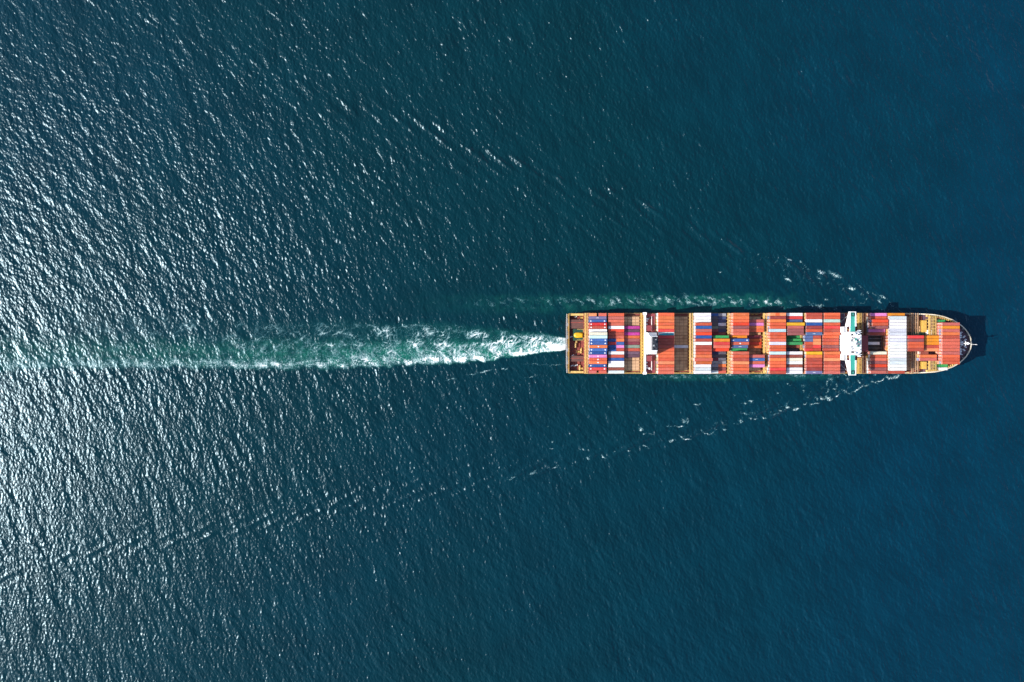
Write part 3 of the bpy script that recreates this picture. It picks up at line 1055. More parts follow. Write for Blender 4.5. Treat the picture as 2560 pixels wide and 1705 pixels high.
kl = MB().box(LBX0 + 0.5, LBX0 + 6.8, LBY - 0.1, LBY + 0.1, 12.0, 12.1).build('keel_strip', 'dark')
part(kl, boat)
kl.matrix_parent_inverse = binv

# ------------------------------------------------------------------ funnel and engine casing
cas = MB()
cas.box(103.4, 112.2, YC - 23.4, YC + 23.4, DECK, 15.8)
ec = part(cas.build('engine_casing', 'house_deck'))
wb = MB()
wb.box(103.1, 104.5, YC - 24.0, YC + 24.0, 15.82, 19.0)
wb.box(102.5, 105.0, YC + 22.2, YC + 24.2, 15.82, 19.4)
wb.box(102.5, 105.0, YC - 24.2, YC - 22.2, 15.82, 19.4)
part(wb.build('cross_beam', 'white'))
for s in (-1, 1):
    for (dy, w, x1, z) in ((19.2, 0.5, 107.0, 17.2), (15.0, 0.45, 106.0, 17.6), (12.2, 0.2, 105.6, 18.2), (17.6, 0.5, 106.4, 16.8)):
        part(MB().box(104.52, x1, YC + s * dy - w, YC + s * dy + w, 15.82, z).build('vent_trunk', 'white'))
    part(MB().box(105.0, 109.0, *sorted((YC + s * 9.6, YC + s * 14.0)), 15.82, 18.6).build('casing_house', 'house_deck'))
    part(MB().box(109.2, 109.5, *sorted((YC + s * 9.6, YC + s * 21.0)), 15.82, 17.0).build('casing_rail', 'white'))
    part(MB().box(106.8, 108.2, *sorted((YC + s * 19.0, YC + s * 20.4)), 15.82, 17.4).build('vent_box', 'dark' if s > 0 else 'white'))
yl = MB()
for k in range(9):
    y = YC - 10.0 + k * 2.4
    yl.box(101.9 + 0.06 * k, 103.0, y, y + 1.5, 17.5, 18.4 + 0.2 * (k % 3))
part(yl.build('pipe_rack', 'yellow'))
# tapered funnel housing, white, with a sunk black top
fz0, fz1 = 15.82, 35.6
def frus(x0, x1, w, z): return [(x0, YC - w, z), (x1, YC - w, z), (x1, YC + w, z), (x0, YC + w, z)]
fn = MB()
fn.loft([frus(104.6, 112.0, 8.4, fz0), frus(104.6, 111.4, 8.4, 27.0), frus(104.7, 110.5, 5.6, fz1 - 1)], True)
fun = part(fn.build('funnel', 'white'))
coll = MB()
for a, b_ in (((104.75, 105.2, -5.6, 5.6), 0), ((105.8, 106.2, -5.4, 5.4), 0), ((106.2, 110.4, -5.5, -5.2), 0), ((106.2, 110.4, 5.2, 5.5), 0)):
    coll.box(a[0], a[1], YC + a[2], YC + a[3], fz1 - 0.98, fz1 + 0.9)
coll.build('funnel_rim', 'white', fun)
MB().box(106.22, 110.45, YC - 5.18, YC + 5.18, fz1 - 0.99, fz1 + 0.3).build('funnel_top', 'soot', fun)
MB().box(105.22, 105.78, YC - 5.3, YC + 5.3, fz1 - 0.99, fz1 + 0.4).build('stripe', 'deck', fun)
for (dx, dy, r, h, mt) in ((108.0, 1.0, 1.2, 1.5, 'soot'), (107.6, -1.6, 0.7, 1.2, 'grey'), (109.2, 2.9, 0.4, 1.0, 'grey'), (109.6, 4.3, 0.3, 1.0, 'soot'), (108.8, -2.6, 0.5, 1.1, 'soot'),
                            (109.8, -3.8, 0.35, 1.0, 'soot'), (107.4, 4.0, 0.6, 1.2, 'soot'), (107.4, -4.0, 0.5, 1.0, 'soot')):
    MB().tube((dx, YC + dy, fz1 + 0.3), (dx + 0.3, YC + dy, fz1 + h), r, r * 0.9, 12).build('exhaust_pipe', mt, fun)

# ------------------------------------------------------------------ bridge house
HZ = 33.2      # top of the block, floor of the bridge
hs = MB()
hs.box(254.6, 264.6, YC - 8.2, YC + 8.2, DECK, HZ - 0.02)
house = part(hs.build('accommodation_block', 'white'))
bd = MB().prism([(255.4, YC - 8.8), (262.6, YC - 8.8), (265.2, YC - 6.4), (265.2, YC + 6.4), (262.6, YC + 8.8), (255.4, YC + 8.8)], HZ, HZ + 2.9)
bridge = part(bd.build('wheelhouse', 'white'))
for k in range(9):
    y = YC - 5.6 + k * 1.4
    MB().box(265.22, 265.28, y - 0.6, y + 0.6, HZ + 1.2, HZ + 2.3).build('window', 'glass', bridge)
RZ = HZ + 2.9
md = MB()
md.prism([(255.9, YC - 8.2), (262.2, YC - 8.2), (264.6, YC - 6.0), (264.6, YC + 6.0), (262.2, YC + 8.2), (255.9, YC + 8.2)], RZ + 0.02, RZ + 0.2)
md.build('monkey_deck', 'white', bridge)
RZ += 0.22
for (x0_, x1_, y0_, y1_) in ((259.6, 261.4, 1.8, 3.9), (262.2, 263.6, 0.4, 1.6), (259.8, 260.6, -3.2, -1.6), (261.8, 263.0, -2.6, -1.2), (258.2, 259.0, 0.2, 1.0)):
    MB().box(x0_, x1_, YC + y0_, YC + y1_, RZ, RZ + 0.4).build('antenna_base', 'teal', bridge)
for (x0_, x1_, y0_, y1_) in ((260.4, 261.0, -1.0, 0.4), (259.2, 259.8, -1.4, -0.6), (261.6, 264.4, -1.1, -0.95), (258.0, 258.5, -4.6, -3.8), (262.6, 263.2, 3.4, 4.2), (257.4, 257.9, 2.6, 3.2)):
    MB().box(x0_, x1_, YC + y0_, YC + y1_, RZ, RZ + 0.7).build('deck_box', 'grey', bridge)
for s in (-1, 1):
    MB().box(257.4, 258.5, YC + s * 6.6 - 0.6, YC + s * 6.6 + 0.6, RZ, RZ + 0.5).build('skylight', 'dark', bridge)
    MB().box(258.8, 259.1, YC + s * 6.6 - 0.6, YC + s * 6.6 + 0.6, RZ, RZ + 0.6).build('skylight_frame', 'dark', bridge)
    for k in range(4):     # outside galleries, one above the other
        zz = 22.6 + k * 2.75
        g = MB()
        g.box(253.6, 256.2, *sorted((YC + s * 8.22, YC + s * 12.8)), zz, zz + 0.25)
        g.box(253.6, 253.75, *sorted((YC + s * 8.22, YC + s * 12.8)), zz + 0.25, zz + 1.25)
        g.box(253.76, 256.2, *sorted((YC + s * 12.65, YC + s * 12.8)), zz + 0.25, zz + 1.25)
        g.build('gallery', 'white', house)
    for j_ in range(4):
        for k in range(4):
            zz = 21.0 + j_ * 2.9
            y = YC + s * (1.4 + k * 1.8)
            MB().box(254.54, 254.59, y - 0.3, y + 0.3, zz + 0.8, zz + 1.5).build('window', 'glass', house)
    # bridge wing: a deep white bracket outboard, a teal walkway on top between low bulwarks
    yi, ym, yo = YC + s * 8.82, YC + s * 12.9, YC + s * 24.2
    w_ = MB()
    a0 = [(255.3, ym, 29.6), (261.6, ym, 29.6), (261.6, ym, 34.7), (255.3, ym, 34.7)]
    a1 = [(256.6, yo, 33.0), (261.3, yo, 33.0), (261.3, yo, 34.7), (256.6, yo, 34.7)]
    w_.loft([a0, a1])
    w_.box(256.9, 261.0, *sorted((yi, ym - s * 0.02)), 33.9, 34.7)
    wing = part(w_.build('bridge_wing', 'white'))
    for xa0, xa1, xb0, xb1 in ((255.2, 257.2, 256.5, 257.3), (260.7, 261.7, 260.7, 261.4)):
        bw = MB()
        bw.loft([[(xa0, ym, 34.71), (xa1, ym, 34.71), (xa1, ym, 35.3), (xa0, ym, 35.3)], [(xb0, yo, 34.71), (xb1, yo, 34.71), (xb1, yo, 35.3), (xb0, yo, 35.3)]])
        bw.build('bulwark', 'white', wing)
    MB().box(257.3, 260.7, *sorted((yo, yo - s * 0.5)), 34.71, 35.3).build('wing_end', 'white', wing)
    MB().box(257.25, 260.65, *sorted((yi, yo - s * 0.55)), 34.71, 34.95).build('wing_walkway', 'teal', wing)
    MB().box(258.0, 259.9, *sorted((yo - s * 0.9, yo - s * 3.6)), 34.95, 35.8).build('wing_console', 'glass', wing)
    MB().box(258.5, 259.3, *sorted((yo - s * 1.3, yo - s * 3.0)), 35.8, 35.9).build('console_cover', 'teal', wing)
    # maroon decks stepped down between the block and the wing bracket
    sd = MB()
    sd.box(256.5, 262.4, *sorted((YC + s * 8.25, YC + s * 12.7)), DECK, 26.5)
    part(sd.build('side_deck', 'house_deck'))
    dg = MB()
    dg.tube((256.6, YC + s * 12.4, 26.6), (259.0, YC + s * 9.0, 32.5), 0.22)
    dg.box(257.8, 258.6, *sorted((YC + s * 10.6, YC + s * 11.4)), 26.52, 28.4)
    part(dg.build('stair', 'cream'))
# mast, radar arms, domes on the wheelhouse top
random.seed(23)
for k in range(34):
    x, y = random.uniform(257.2, 263.4), random.uniform(-6.8, 6.8)
    a_, b_, h_ = random.uniform(0.15, 0.7), random.uniform(0.15, 0.9), random.uniform(0.3, 1.1)
    MB().box(x, x + a_, YC + y, YC + y + b_, RZ, RZ + h_).build('roof_fitting', random.choice(['grey', 'white', 'dark', 'white', 'rim', 'house_deck']), bridge)
rr_ = MB()
for (xa, ya, xb, yb) in ((255.9, -8.2, 262.2, -8.2), (262.2, -8.2, 264.6, -6.0), (264.6, -6.0, 264.6, 6.0), (264.6, 6.0, 262.2, 8.2), (262.2, 8.2, 255.9, 8.2), (255.9, 8.2, 255.9, -8.2)):
    rr_.tube((xa, YC + ya, RZ + 1.0), (xb, YC + yb, RZ + 1.0), 0.07, n=5)
rr_.build('roof_rail', 'grey', bridge)
ms = MB()
ms.tube((258.6, YC, RZ), (258.6, YC, RZ + 5.0), 0.4, 0.25, 8)
ms.box(258.3, 258.9, YC - 3.0, YC + 3.0, RZ + 2.6, RZ + 2.9)
ms.box(258.3, 258.9, YC - 1.8, YC + 1.8, RZ + 4.0, RZ + 4.2)
ms.tube((257.0, YC - 1.2, RZ), (258.6, YC, RZ + 3.6), 0.16)
ms.tube((257.0, YC + 1.2, RZ), (258.6, YC, RZ + 3.6), 0.16)
ms.build('radar_mast', 'white', bridge)
MB().box(259.0, 259.3, YC - 3.4, YC - 0.6, RZ + 3.0, RZ + 3.3).build('radar_scanner', 'white', bridge)
MB().box(259.0, 259.3, YC + 0.4, YC + 2.6, RZ + 4.3, RZ + 4.55).build('radar_scanner', 'white', bridge)
for (x, y, r) in ((259.6, 7.3, 0.9), (260.2, -7.2, 0.8), (263.4, 4.6, 0.6), (263.4, -4.8, 0.6), (257.2, 4.4, 0.5), (257.0, -4.4, 0.5), (256.6, 1.6, 0.5)):
    d_ = MB()
    d_.tube((x, YC + y, RZ), (x, YC + y, RZ + 0.7), 0.22)
    d_.dome((x, YC + y, RZ + 0.6), r, r * 1.2)
    d_.build('satellite_dome', 'white', bridge)
for s in (-1, 1):
    sp = MB()
    sp.box(261.6, 264.6, YC + s * 9.3 - 0.1, YC + s * 9.3 + 0.1, HZ + 1.0, HZ + 2.0)
    sp.box(262.8, 266.0, YC + s * 8.4 - 0.18, YC + s * 8.4 + 0.18, HZ + 1.4, HZ + 1.8)
    sp.tube((265.0, YC + s * 9.8, HZ - 2.0), (265.0, YC + s * 9.8, HZ + 2.0), 0.3)
    sp.box(263.4, 265.6, *sorted((YC + s * 7.0, YC + s * 10.2)), HZ - 0.3, HZ - 0.05)
    sp.build('searchlight_platform', 'white', bridge)
# decks abreast of the house: dark wells with a provision crane
for s in (-1, 1):
    y0_, y1_ = sorted((YC + s * 9.0, YC + s * 23.4))
    part(MB().box(254.2, 262.0, y0_, y1_, DECK, 12.2).build('boat_deck', 'bow_deck'))
    cr = MB()
    yy = YC + s * 17.0
    cr.tube((256.5, yy, 12.2), (256.5, yy, 20.0), 0.5, 0.4, 10)
    cr.tube((256.5, yy, 19.6), (260.5, yy + s * 4.2, 21.5), 0.3, 0.2, 8)
    cr.tube((256.5, yy, 20.0), (260.0, yy + s * 3.6, 21.6), 0.12, 0.12, 6)
    cr.box(255.8, 257.2, yy - 0.7, yy + 0.7, 18.4, 19.8)
    part(cr.build('provision_crane', 'grey'))
    rf = MB()
    for q in (254.5, 257.8, 261.6):
        rf.box(q - 0.08, q + 0.08, y0_, y1_, 13.4, 13.55)
    for q in range(6):
        yv = y0_ + (y1_ - y0_) * q / 5
        rf.box(254.5, 261.6, yv - 0.07, yv + 0.07, 13.56, 13.7)
    part(rf.build('deck_rail', 'grey'))
    part(MB().box(265.4, 270.6, *sorted((YC + s * 13.0, YC + s * 22.6)), DECK, 12.4).build('cross_deck', 'hatch'))
    part(MB().box(268.4, 271.2, *sorted((YC + s * 16.5, YC + s * 22.8)), 12.4, 13.8).build('deck_store', 'yellow'))
part(MB().box(266.4, 279.2, row_y(11) - 1.25, row_y(7) + 1.25, DECK, 16.0).build('pontoon_cover', 'house_deck'))

# ------------------------------------------------------------------ bow gear
for s in (-1, 1):
    g = MB()
    x = 352.3
    g.tube((x, YC + s * 3.0, 14.1), (x, YC + s * 8.4, 14.1), 0.35, n=10)
    g.tube((x, YC + s * 4.0, 14.1), (x, YC + s * 5.2, 14.1), 1.0, n=14)
    g.tube((x, YC + s * 7.0, 14.1), (x, YC + s * 8.2, 14.1), 0.9, n=14)
    g.box(x - 0.9, x + 0.9, *sorted((YC + s * 5.6, YC + s * 6.6)), 13.2, 15.0)
    g.box(x - 1.8, x + 1.8, *sorted((YC + s * 8.5, YC + s * 9.0)), 13.2, 14.4)
    g.box(x - 0.15, x + 1.2, *sorted((YC + s * 2.2, YC + s * 2.6)), 13.2, 14.0)
    part(g.build('anchor_windlass', 'white'))
    for (x_, d_) in ((347.8, 8.6), (348.6, 11.0), (355.6, 5.2), (349.4, 4.6), (356.6, 2.6)):
        b_ = link('bollard', bol_me, None, (x_, YC + s * d_, 13.2), (0, 0, R(50 * s)))
        part(b_)
    for k in range(7):
        x_ = 346.2 + k * 2.0
        h = np.interp(x_, [q[0] for q in ST], [q[2] for q in ST]) - 1.8
        if h > 1.2:
            part(MB().box(x_, x_ + 0.9, YC + s * h - 0.45, YC + s * h + 0.35, 13.2, 14.3).build('fairlead', 'dark' if k % 2 else 'grey'))
fm = MB()
fm.tube((352.6, YC, 13.2), (352.6, YC, 27.0), 0.6, 0.3, 10)
fm.box(351.5, 353.8, YC - 1.5, YC + 1.5, 13.2, 16.0)
fm.box(347.6, 351.4, YC - 0.7, YC + 0.7, 13.2, 15.0)
fm.box(353.9, 356.3, YC - 0.45, YC + 0.45, 13.2, 14.4)
fm.tube((349.4, YC, 15.0), (352.6, YC, 24.0), 0.25, 0.2, 8)
fm.box(352.3, 352.9, YC - 1.6, YC + 1.6, 21.0, 21.3)
fm.box(351.8, 353.4, YC - 0.9, YC + 0.9, 24.0, 24.2)
part(fm.build('foremast', 'white'))
js = MB()
js.tube((359.9, YC - 0.6, 13.2), (361.2, YC - 1.0, 22.0), 0.16, 0.1, 6)
js.box(360.3, 361.6, YC - 1.1, YC - 0.7, 20.6, 20.9)
part(js.build('jackstaff', 'white'))
# ventilators and hatch base under the foremost bay
part(MB().box(332.6, 346.8, row_y(15) - 1.3, row_y(3) + 1.3, 13.2, 14.58).build('hatch_cover', 'hatch_rim'))
for (x_, d_) in ((334.5, 20.0), (337.5, 19.6), (336.0, 17.9)):
    part(MB().box(x_, x_ + 1.6, YC + d_ - 0.7, YC + d_ + 0.7, 13.2, 14.9).build('vent_box', 'deck'))

# ------------------------------------------------------------------ containers
PAL = {
    'brick red': (196, 80, 58), 'dark brick red': (158, 60, 54), 'orange red': (224, 94, 56), 'coral orange': (242, 108, 62), 'salmon': (230, 110, 84), 'orange': (246, 126, 68),
    'peach': (250, 152, 98), 'red': (238, 66, 62), 'bright red': (236, 24, 18), 'vermilion': (250, 76, 34), 'blue': (64, 108, 178), 'deep blue': (22, 88, 164), 'slate blue': (88, 110, 156),
    'violet grey': (130, 124, 168), 'white': (255, 253, 250), 'cream white': (250, 236, 212), 'light grey': (222, 228, 232), 'pale cyan': (206, 238, 238), 'pale mint': (198, 226, 212),
    'pink': (246, 142, 208), 'magenta': (196, 52, 152), 'plum': (96, 60, 78), 'mauve': (158, 86, 84), 'dusty rose': (216, 110, 96), 'yellow': (252, 190, 6), 'amber': (252, 154, 16), 'green': (62, 168, 92),
    'grey green': (140, 152, 138), 'brown': (156, 74, 56), 'lavender white': (232, 230, 246), 'navy blue': (62, 78, 128), 'dark grey': (104, 104, 112), 'grey': (170, 172, 180), 'dark green': (22, 92, 62),
    'maroon': (138, 44, 62), 'purple grey': (112, 82, 100), 'turquoise': (60, 190, 205), 'rust orange': (214, 100, 40)}
cont_cache = {}


def container_mesh(L, kind='plain'):
    """Box with corner posts, top rails round a sunk corrugated roof, door bars at the aft end."""
    key = (L, kind)
    if key in cont_cache:
        return cont_cache[key]
    w, h = CW / 2, TIER - 0.03
    m_ = MB()
    m_.box(0.10, L - 0.10, -w + 0.06, w - 0.06, 0.12, h - 0.07)
    for x in (0.0, L - 0.2):
        for y in (-w, w - 0.2):
            m_.box(x, x + 0.2, y, y + 0.2, 0, h)
    for y in (-w + 0.005, w - 0.125):
        m_.box(0.2, L - 0.2, y, y + 0.12, h - 0.14, h - 0.006)
        m_.box(0.2, L - 0.2, y, y + 0.12, 0.02, 0.2)
    for x in (0.005, L - 0.125):
        m_.box(x, x + 0.12, -w + 0.2, w - 0.2, h - 0.14, h - 0.008)
    n = int(L / 1.5)
    for k in range(n):
        x = 0.5 + k * (L - 1.0) / n
        m_.box(x, x + 0.55, -w + 0.16, w - 0.16, h - 0.075, h - 0.035)
    # door lock rods
    for y in (-0.75, -0.3, 0.3, 0.75):
        m_.box(0.02, 0.098, y - 0.05, y + 0.05, 0.2, h - 0.2, 1)
    if kind == 'reefer':
        m_.box(0.03, 0.095, -0.62, 0.62, 1.1, 2.2, 2)
    me = m_.mesh('container', ['container', 'mark', 'dark'])
    cont_cache[key] = me
    return me


mark_me = {}


def star_mark():
    if 'star' not in mark_me:
        poly = []
        for k in range(8):
            a = math.pi * k / 4
            r = 0.55 if k % 2 == 0 else 0.26
            poly.append((r * math.cos(a) * 1.5, r * math.sin(a) * 1.3))
        mark_me['star'] = MB().prism(poly, 0, 0.02).mesh('roof_mark', 'mark')
    return mark_me['star']


def dash_mark():
    if 'dash' not in mark_me:
        mark_me['dash'] = MB().box(-0.9, 0.9, -0.12, 0.12, 0, 0.02).box(-1.1, -0.95, -0.12, 0.12, 0, 0.02).mesh('roof_mark', 'mark')
    return mark_me['dash']


ORD = ['first', 'second', 'third', 'fourth', 'fifth', 'sixth', 'seventh', 'eighth', 'ninth']
BAYN = {'A': 'stern bay', 'B': 'second bay from stern', 'C': 'low bay behind the funnel', 'D': 'bay ahead of the funnel',
        'E': 'nearly empty bay', 'F': 'third bay ahead of funnel', 'G': 'fourth bay ahead of funnel', 'H': 'fifth bay ahead of funnel',
        'I': 'fifth bay behind bridge', 'J': 'fourth bay behind bridge', 'K': 'third bay behind bridge', 'L': 'second bay behind bridge',
        'M': 'bay right behind bridge', 'N': 'bay right ahead of bridge', 'O': 'all-white bay ahead of bridge', 'P': 'five-box bay beside the white bay',
        'Q': 'second bay from bow', 'R': 'foremost bay at the bow'}


def row_phrase(r):
    if r == 9:
        return 'centre row of'
    if r < 9:
        return ORD[r] + ' from port in'
    return ORD[18 - r] + ' from starboard in'


lower = []      # boxes under the top ones: (x, L, y, z0, colour)
LOWC = ['brick red', 'orange red', 'salmon', 'coral orange', 'peach', 'white', 'yellow', 'cream white', 'blue', 'dark brick red', 'white', 'light grey', 'orange', 'dusty rose']
n_cont = 0
rc = random.Random(5)


def put(bay, r, col, tiers, L=None, dx=0.0, half=None, mark=None, base_z=HATCH, pool=None):
    global n_cont
    x, BL = BAYS[bay]
    full = L or BL
    x = x + dx if L is None or half else x + (BL - L) / 2 + dx
    if half == 'aft':
        full = 6.05
    elif half == 'fore':
        x = x + BL - 6.05
        full = 6.05
    kind = 'reefer' if bay == 'O' and 'white' in col or bay == 'O' and 'grey' in col else 'plain'
    z0 = base_z + (tiers - 1) * TIER + 0.01
    o = link('container', container_mesh(round(full, 2), kind), None, (x, row_y(r) + rc.uniform(-0.02, 0.02), z0))
    c = base(PAL[col])
    j = rc.uniform(0.84, 1.08) if 'white' not in col else rc.uniform(0.95, 1.05)
    o.color = (c[0] * j, c[1] * j * rc.uniform(0.94, 1.06), c[2] * j, 1)
    size = {'aft': 'short ', 'fore': 'short '}.get(half, '')
    ex = {'aft': ', aft half', 'fore': ', forward half'}.get(half, '')
    tag(o, f'{size}{col} container, {row_phrase(r)} {BAYN[bay]}{ex}', 'container', 'containers in ' + BAYN[bay])
    n_cont += 1
    h = TIER - 0.03
    if mark == 'two':
        for q in (0.11, 0.89):
            link('roof_mark', star_mark(), o, (full * q, 0, h + 0.004))
    elif mark == 'mid':
        link('roof_mark', star_mark(), o, (full * 0.5, 0, h + 0.004))
    elif mark == 'dash':
        link('roof_mark', dash_mark(), o, (full * 0.5, 0, h + 0.004))
    for t in range(tiers - 1):
        cc = rc.choice(pool or LOWC)
        lower.append((x, full if not L else min(full, BL), row_y(r), base_z + t * TIER, base(PAL[cc])))
    return o


# bay A: 45-foot boxes
A = ['h:peach|salmon', 'violet grey:dash', 'blue:two', 'bright red:two', 'brick red:two', 'white', 'cream white', 'pale cyan', 'blue:two', 'blue:two', 'orange:mid', 'blue:two', 'deep blue:two',
     'pink:mid', 'orange red:mid', 'orange:mid', 'deep blue:two', 'red:two', 'h:dusty rose|salmon']


def fill(bay, spec, tiers, **kw):
    for r, s in enumerate(spec):
        if s is None:
            continue
        n_ = tiers[r] if isinstance(tiers, (list, tuple)) else tiers
        if s.startswith('h:'):
            a, b_ = s[2:].split('|')
            put(bay, r, a, n_, half='aft', **kw)
            put(bay, r, b_, n_, half='fore', **kw)
            continue
        col, _, mk = s.partition(':')
        put(bay, r, col, n_, mark=mk or None, **kw)


fill('A', A, [2, 2, 2, 3, 3, 3, 4, 4, 4, 4, 4, 4, 3, 3, 3, 3, 2, 2, 2])
fill('B', ['orange red', 'dusty rose', 'salmon', 'salmon', 'white', 'vermilion', 'brick red', 'h:brick red|salmon', 'h:deep blue|orange', 'h:red|blue', 'h:deep blue|pink', 'h:deep blue|brick red', 'white',
           'brick red', 'deep blue', 'white', 'white', 'brown', 'light grey'], 2)
fill('C', [None] * 4 + ['magenta', 'plum', 'magenta', 'rust orange', 'mauve', 'maroon', 'grey green', 'brick red', 'purple grey', 'plum'] + [None] * 5, 1)
fill('D', ['coral orange', 'orange', 'orange', 'coral orange', 'orange', 'red', 'white', 'red', 'brick red', 'brick red', 'brick red', 'coral orange', 'coral orange', 'coral orange', 'orange red', 'peach',
           'orange red', 'salmon', 'salmon'], 5, pool=['white', 'yellow', 'cream white', 'light grey', 'yellow', 'cream white', 'peach', 'slate blue'])
# teal tarpaulin spread over the white box ahead of the funnel
for o in list(C.objects):
    if o.get('label', '').startswith('white container, seventh from port in bay ahead of the funnel'):
        pl = [(0.4, -1.1), (11.6, -1.1), (11.9, 0.1), (10.6, 0.35), (7.0, 0.5), (3.0, 0.1), (0.5, -0.5)]
        link('tarpaulin', MB().prism(pl, 0, 0.05).mesh('tarpaulin', paint('teal_tarp', base((30, 165, 180)), base((24, 140, 160)), 0.5)), o, (0, 0, TIER - 0.02))
put('E', 10, 'lavender white', 1)
fill('F', ['white', 'white', 'white', 'orange red', 'deep blue', 'dusty rose', 'vermilion', 'deep blue', 'brick red', 'white', 'brick red', 'brick red', 'orange red', 'orange', None, 'rust orange', 'white',
           'light grey', 'white'], [4, 4, 4] + [5] * 13 + [4, 4, 4], pool=['white', 'cream white', 'light grey', 'white', 'salmon', 'white'])
put('F', 14, 'salmon', 5, L=13.72)
fill('G', ['h:deep blue|grey', 'h:dark grey|navy blue', 'h:dark grey|navy blue', 'h:dark grey|lavender white', 'h:grey green|dark grey', 'h:mauve|navy blue', 'h:maroon|mauve', 'green', 'amber', 'red', 'salmon',
           'vermilion', 'h:navy blue|light grey', 'h:dark grey|dark grey', 'h:maroon|light grey', 'h:grey|grey', 'h:grey|orange', 'h:dark grey|mauve', 'h:light grey|salmon'],
     [1] * 7 + [4, 5, 5, 5, 4] + [1] * 7)
fill('H', ['orange', 'orange', 'coral orange', 'vermilion', 'mauve', 'salmon', 'salmon', 'amber', None, None, 'slate blue:dash', 'green', 'salmon', 'orange red', 'brick red', 'peach', 'coral orange', 'coral orange',
           'salmon'], [5] * 7 + [3, 4, 4, 4, 3] + [5] * 7, pool=['peach', 'salmon', 'orange', 'peach', 'cream white', 'dusty rose'])
put('H', 8, 'blue', 4, L=13.72, mark='two')
put('H', 9, 'salmon', 4, L=13.72, mark='mid')
fill('I', [None, None, 'dusty rose', 'pink', 'orange', 'coral orange', None, 'maroon', 'rust orange', 'vermilion', 'rust orange', None, None, 'dusty rose', 'blue:dash', 'salmon', 'pink', None, None],
     [0, 0, 3, 3, 3, 3, 0, 1, 1, 1, 1, 0, 0, 4, 4, 4, 4, 0, 0])
fill('J', ['peach', 'dark brick red', 'orange', 'orange red', 'orange red', 'pale cyan', 'orange red', 'coral orange', 'salmon', 'lavender white', 'coral orange', 'orange red', 'pale cyan', 'brick red', 'orange',
           'coral orange', 'coral orange', 'red', 'brick red'], 5, pool=['yellow', 'peach', 'yellow', 'amber', 'cream white', 'salmon', 'slate blue', 'orange'])
for o in list(C.objects):
    if o.get('label', '').startswith('peach container, first from port in fourth bay behind'):
        link('roof_patch', MB().box(4.2, 7.2, -1.0, 1.0, 0, 0.03).mesh('roof_patch', paint('orange_patch', base((238, 104, 52)))), o, (0, 0, TIER - 0.03))
fill('K', ['white', 'red', 'slate blue', None, 'dusty rose', 'mauve', 'mauve', 'green', 'green', 'green', 'brown', 'dark grey', 'white', 'brown', 'cream white', 'white', 'brown', 'white', 'white'],
     [4, 4, 4, 5, 5, 5, 5, 2, 3, 4, 2, 1, 4, 4, 4, 4, 4, 4, 4])
put('K', 3, 'yellow', 5, L=13.72)
fill('L', ['brick red', 'brick red', 'white', 'deep blue', 'dark brick red', 'orange red', 'slate blue:dash', 'h:slate blue|brick red', 'h:slate blue|peach', 'h:orange red|peach', 'h:brick red|red',
           'h:red|brick red', 'yellow', 'orange', 'brick red', 'brick red', 'brick red', 'dark brick red', 'violet grey:dash'], [5] * 7 + [4] * 5 + [5] * 7,
     pool=['amber', 'orange', 'peach', 'cream white', 'yellow', 'blue', 'salmon'])
fill('M', ['coral orange', 'orange red', 'pale mint', 'orange red', 'red', 'brick red', 'coral orange', 'coral orange', 'brick red', 'orange red', 'mauve', 'brick red', 'orange', 'orange red', 'peach', 'brick red',
           'salmon', 'salmon', 'dusty rose'], [5] * 7 + [4] * 5 + [5] * 7, pool=['white', 'peach', 'cream white', 'salmon', 'yellow'])
fill('N', ['pink', 'orange red', 'vermilion', 'orange red', 'mauve', 'pink', 'brick red'] + [None] * 5 + ['cream white', 'orange red', 'salmon', 'mauve', 'vermilion', 'mauve', 'dusty rose'],
     [3, 3, 4, 4, 4, 2, 2, 0, 0, 0, 0, 0, 3, 3, 3, 3, 3, 3, 3])
fill('O', ['amber'] + ['light grey', 'white', 'white', 'white', 'light grey', 'light grey', 'white', 'lavender white', 'white', 'white', 'white', 'white', 'white', 'light grey', 'light grey', 'white', 'white'] +
     ['brick red'], [3] + [4] * 17 + [3], pool=['amber', 'orange', 'coral orange', 'amber', 'brick red', 'salmon'])
fill('P', [None] * 7 + ['red', 'mauve', 'orange red', 'coral orange', 'brick red'] + [None] * 7, 4)
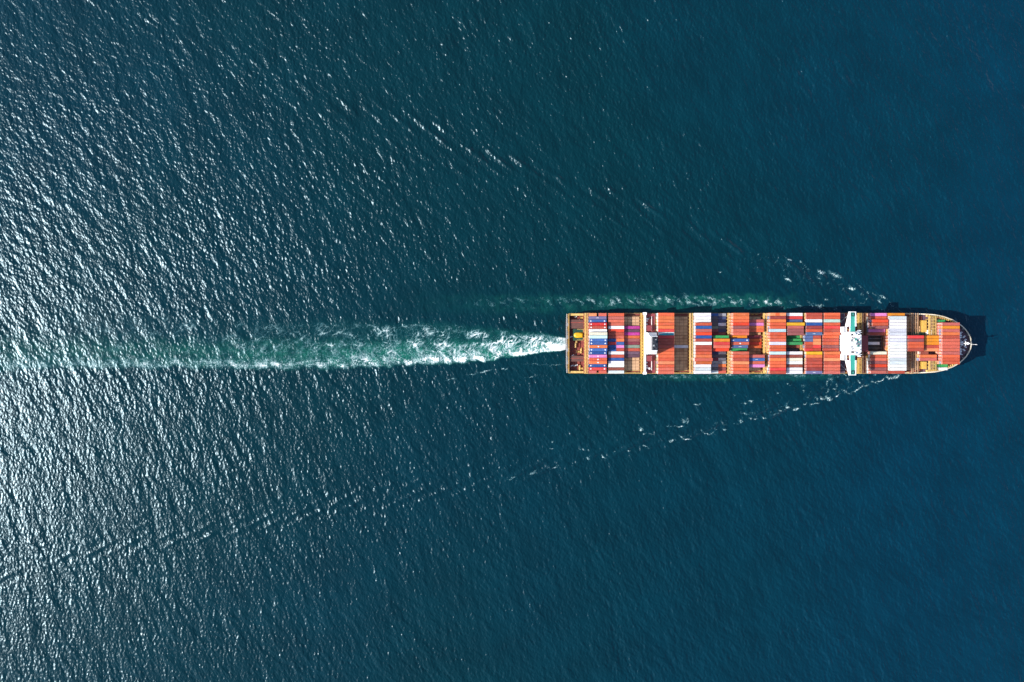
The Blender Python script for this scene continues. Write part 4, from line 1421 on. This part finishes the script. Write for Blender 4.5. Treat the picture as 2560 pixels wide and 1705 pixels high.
fill('Q', [None] * 7 + ['amber', 'amber', 'amber', 'brick red', 'peach', None, None, None] + [None] * 4, 3)
put('Q', 6, 'dark green', 1, dx=-8.5)
put('Q', 12, 'brown', 3, half='aft', dx=-2.8)
put('Q', 13, 'orange', 3, L=12.9, dx=-2.4)
put('Q', 14, 'dusty rose', 3, L=12.9, dx=-2.4)
fill('R', [None] * 3 + ['dusty rose', 'amber', 'dusty rose', 'orange', 'brick red', 'salmon', 'salmon', 'salmon', 'salmon', 'dusty rose', 'coral orange', 'orange red', 'orange red'] + [None] * 3, 4, base_z=14.6, pool=['salmon', 'dusty rose', 'orange red', 'coral orange', 'peach', 'salmon', 'slate blue'])
put('R', 2, 'green', 1, base_z=13.3, dx=1.0, half='aft')
put('R', 16, 'green', 1, L=9.5, base_z=13.3, dx=-2.4)
print('containers on top:', n_cont, 'below:', len(lower))

# every box below the top tier, seen only by its end or side
lm = MB()
cols = []
for (x, L, y, z, c) in lower:
    k0 = len(lm.f)
    lm.box(x + 0.03, x + L - 0.03, y - CW / 2 + 0.03, y + CW / 2 - 0.03, z + 0.06, z + TIER - 0.03)
    j = rc.uniform(0.85, 1.08)
    cols += [(c[0] * j, c[1] * j, c[2] * j, 1)] * 6
    for (dy, dz0, dz1) in ((-0.75, 0.3, 2.3), (-0.3, 0.3, 2.3), (0.3, 0.3, 2.3), (0.75, 0.3, 2.3)):
        lm.box(x - 0.02, x + 0.029, y + dy - 0.06, y + dy + 0.06, z + dz0, z + dz1)
        cols += [(0.66, 0.64, 0.6, 1)] * 6
    # white number panel on some doors
    if rc.random() < 0.7:
        lm.box(x - 0.012, x + 0.029, y + 0.36, y + 0.69, z + 1.5, z + 2.2)
        cols += [(0.78, 0.78, 0.76, 1)] * 6
lme = lm.mesh('lower_containers', 'stacked')
at = lme.color_attributes.new('paint', 'FLOAT_COLOR', 'CORNER')
at.data.foreach_set('color', np.repeat(np.array(cols, np.float32), 4, axis=0).ravel())
low = link('lower_containers', lme)
tag(low, 'lower tiers of many-coloured containers under the top ones', 'containers', kind='stuff')
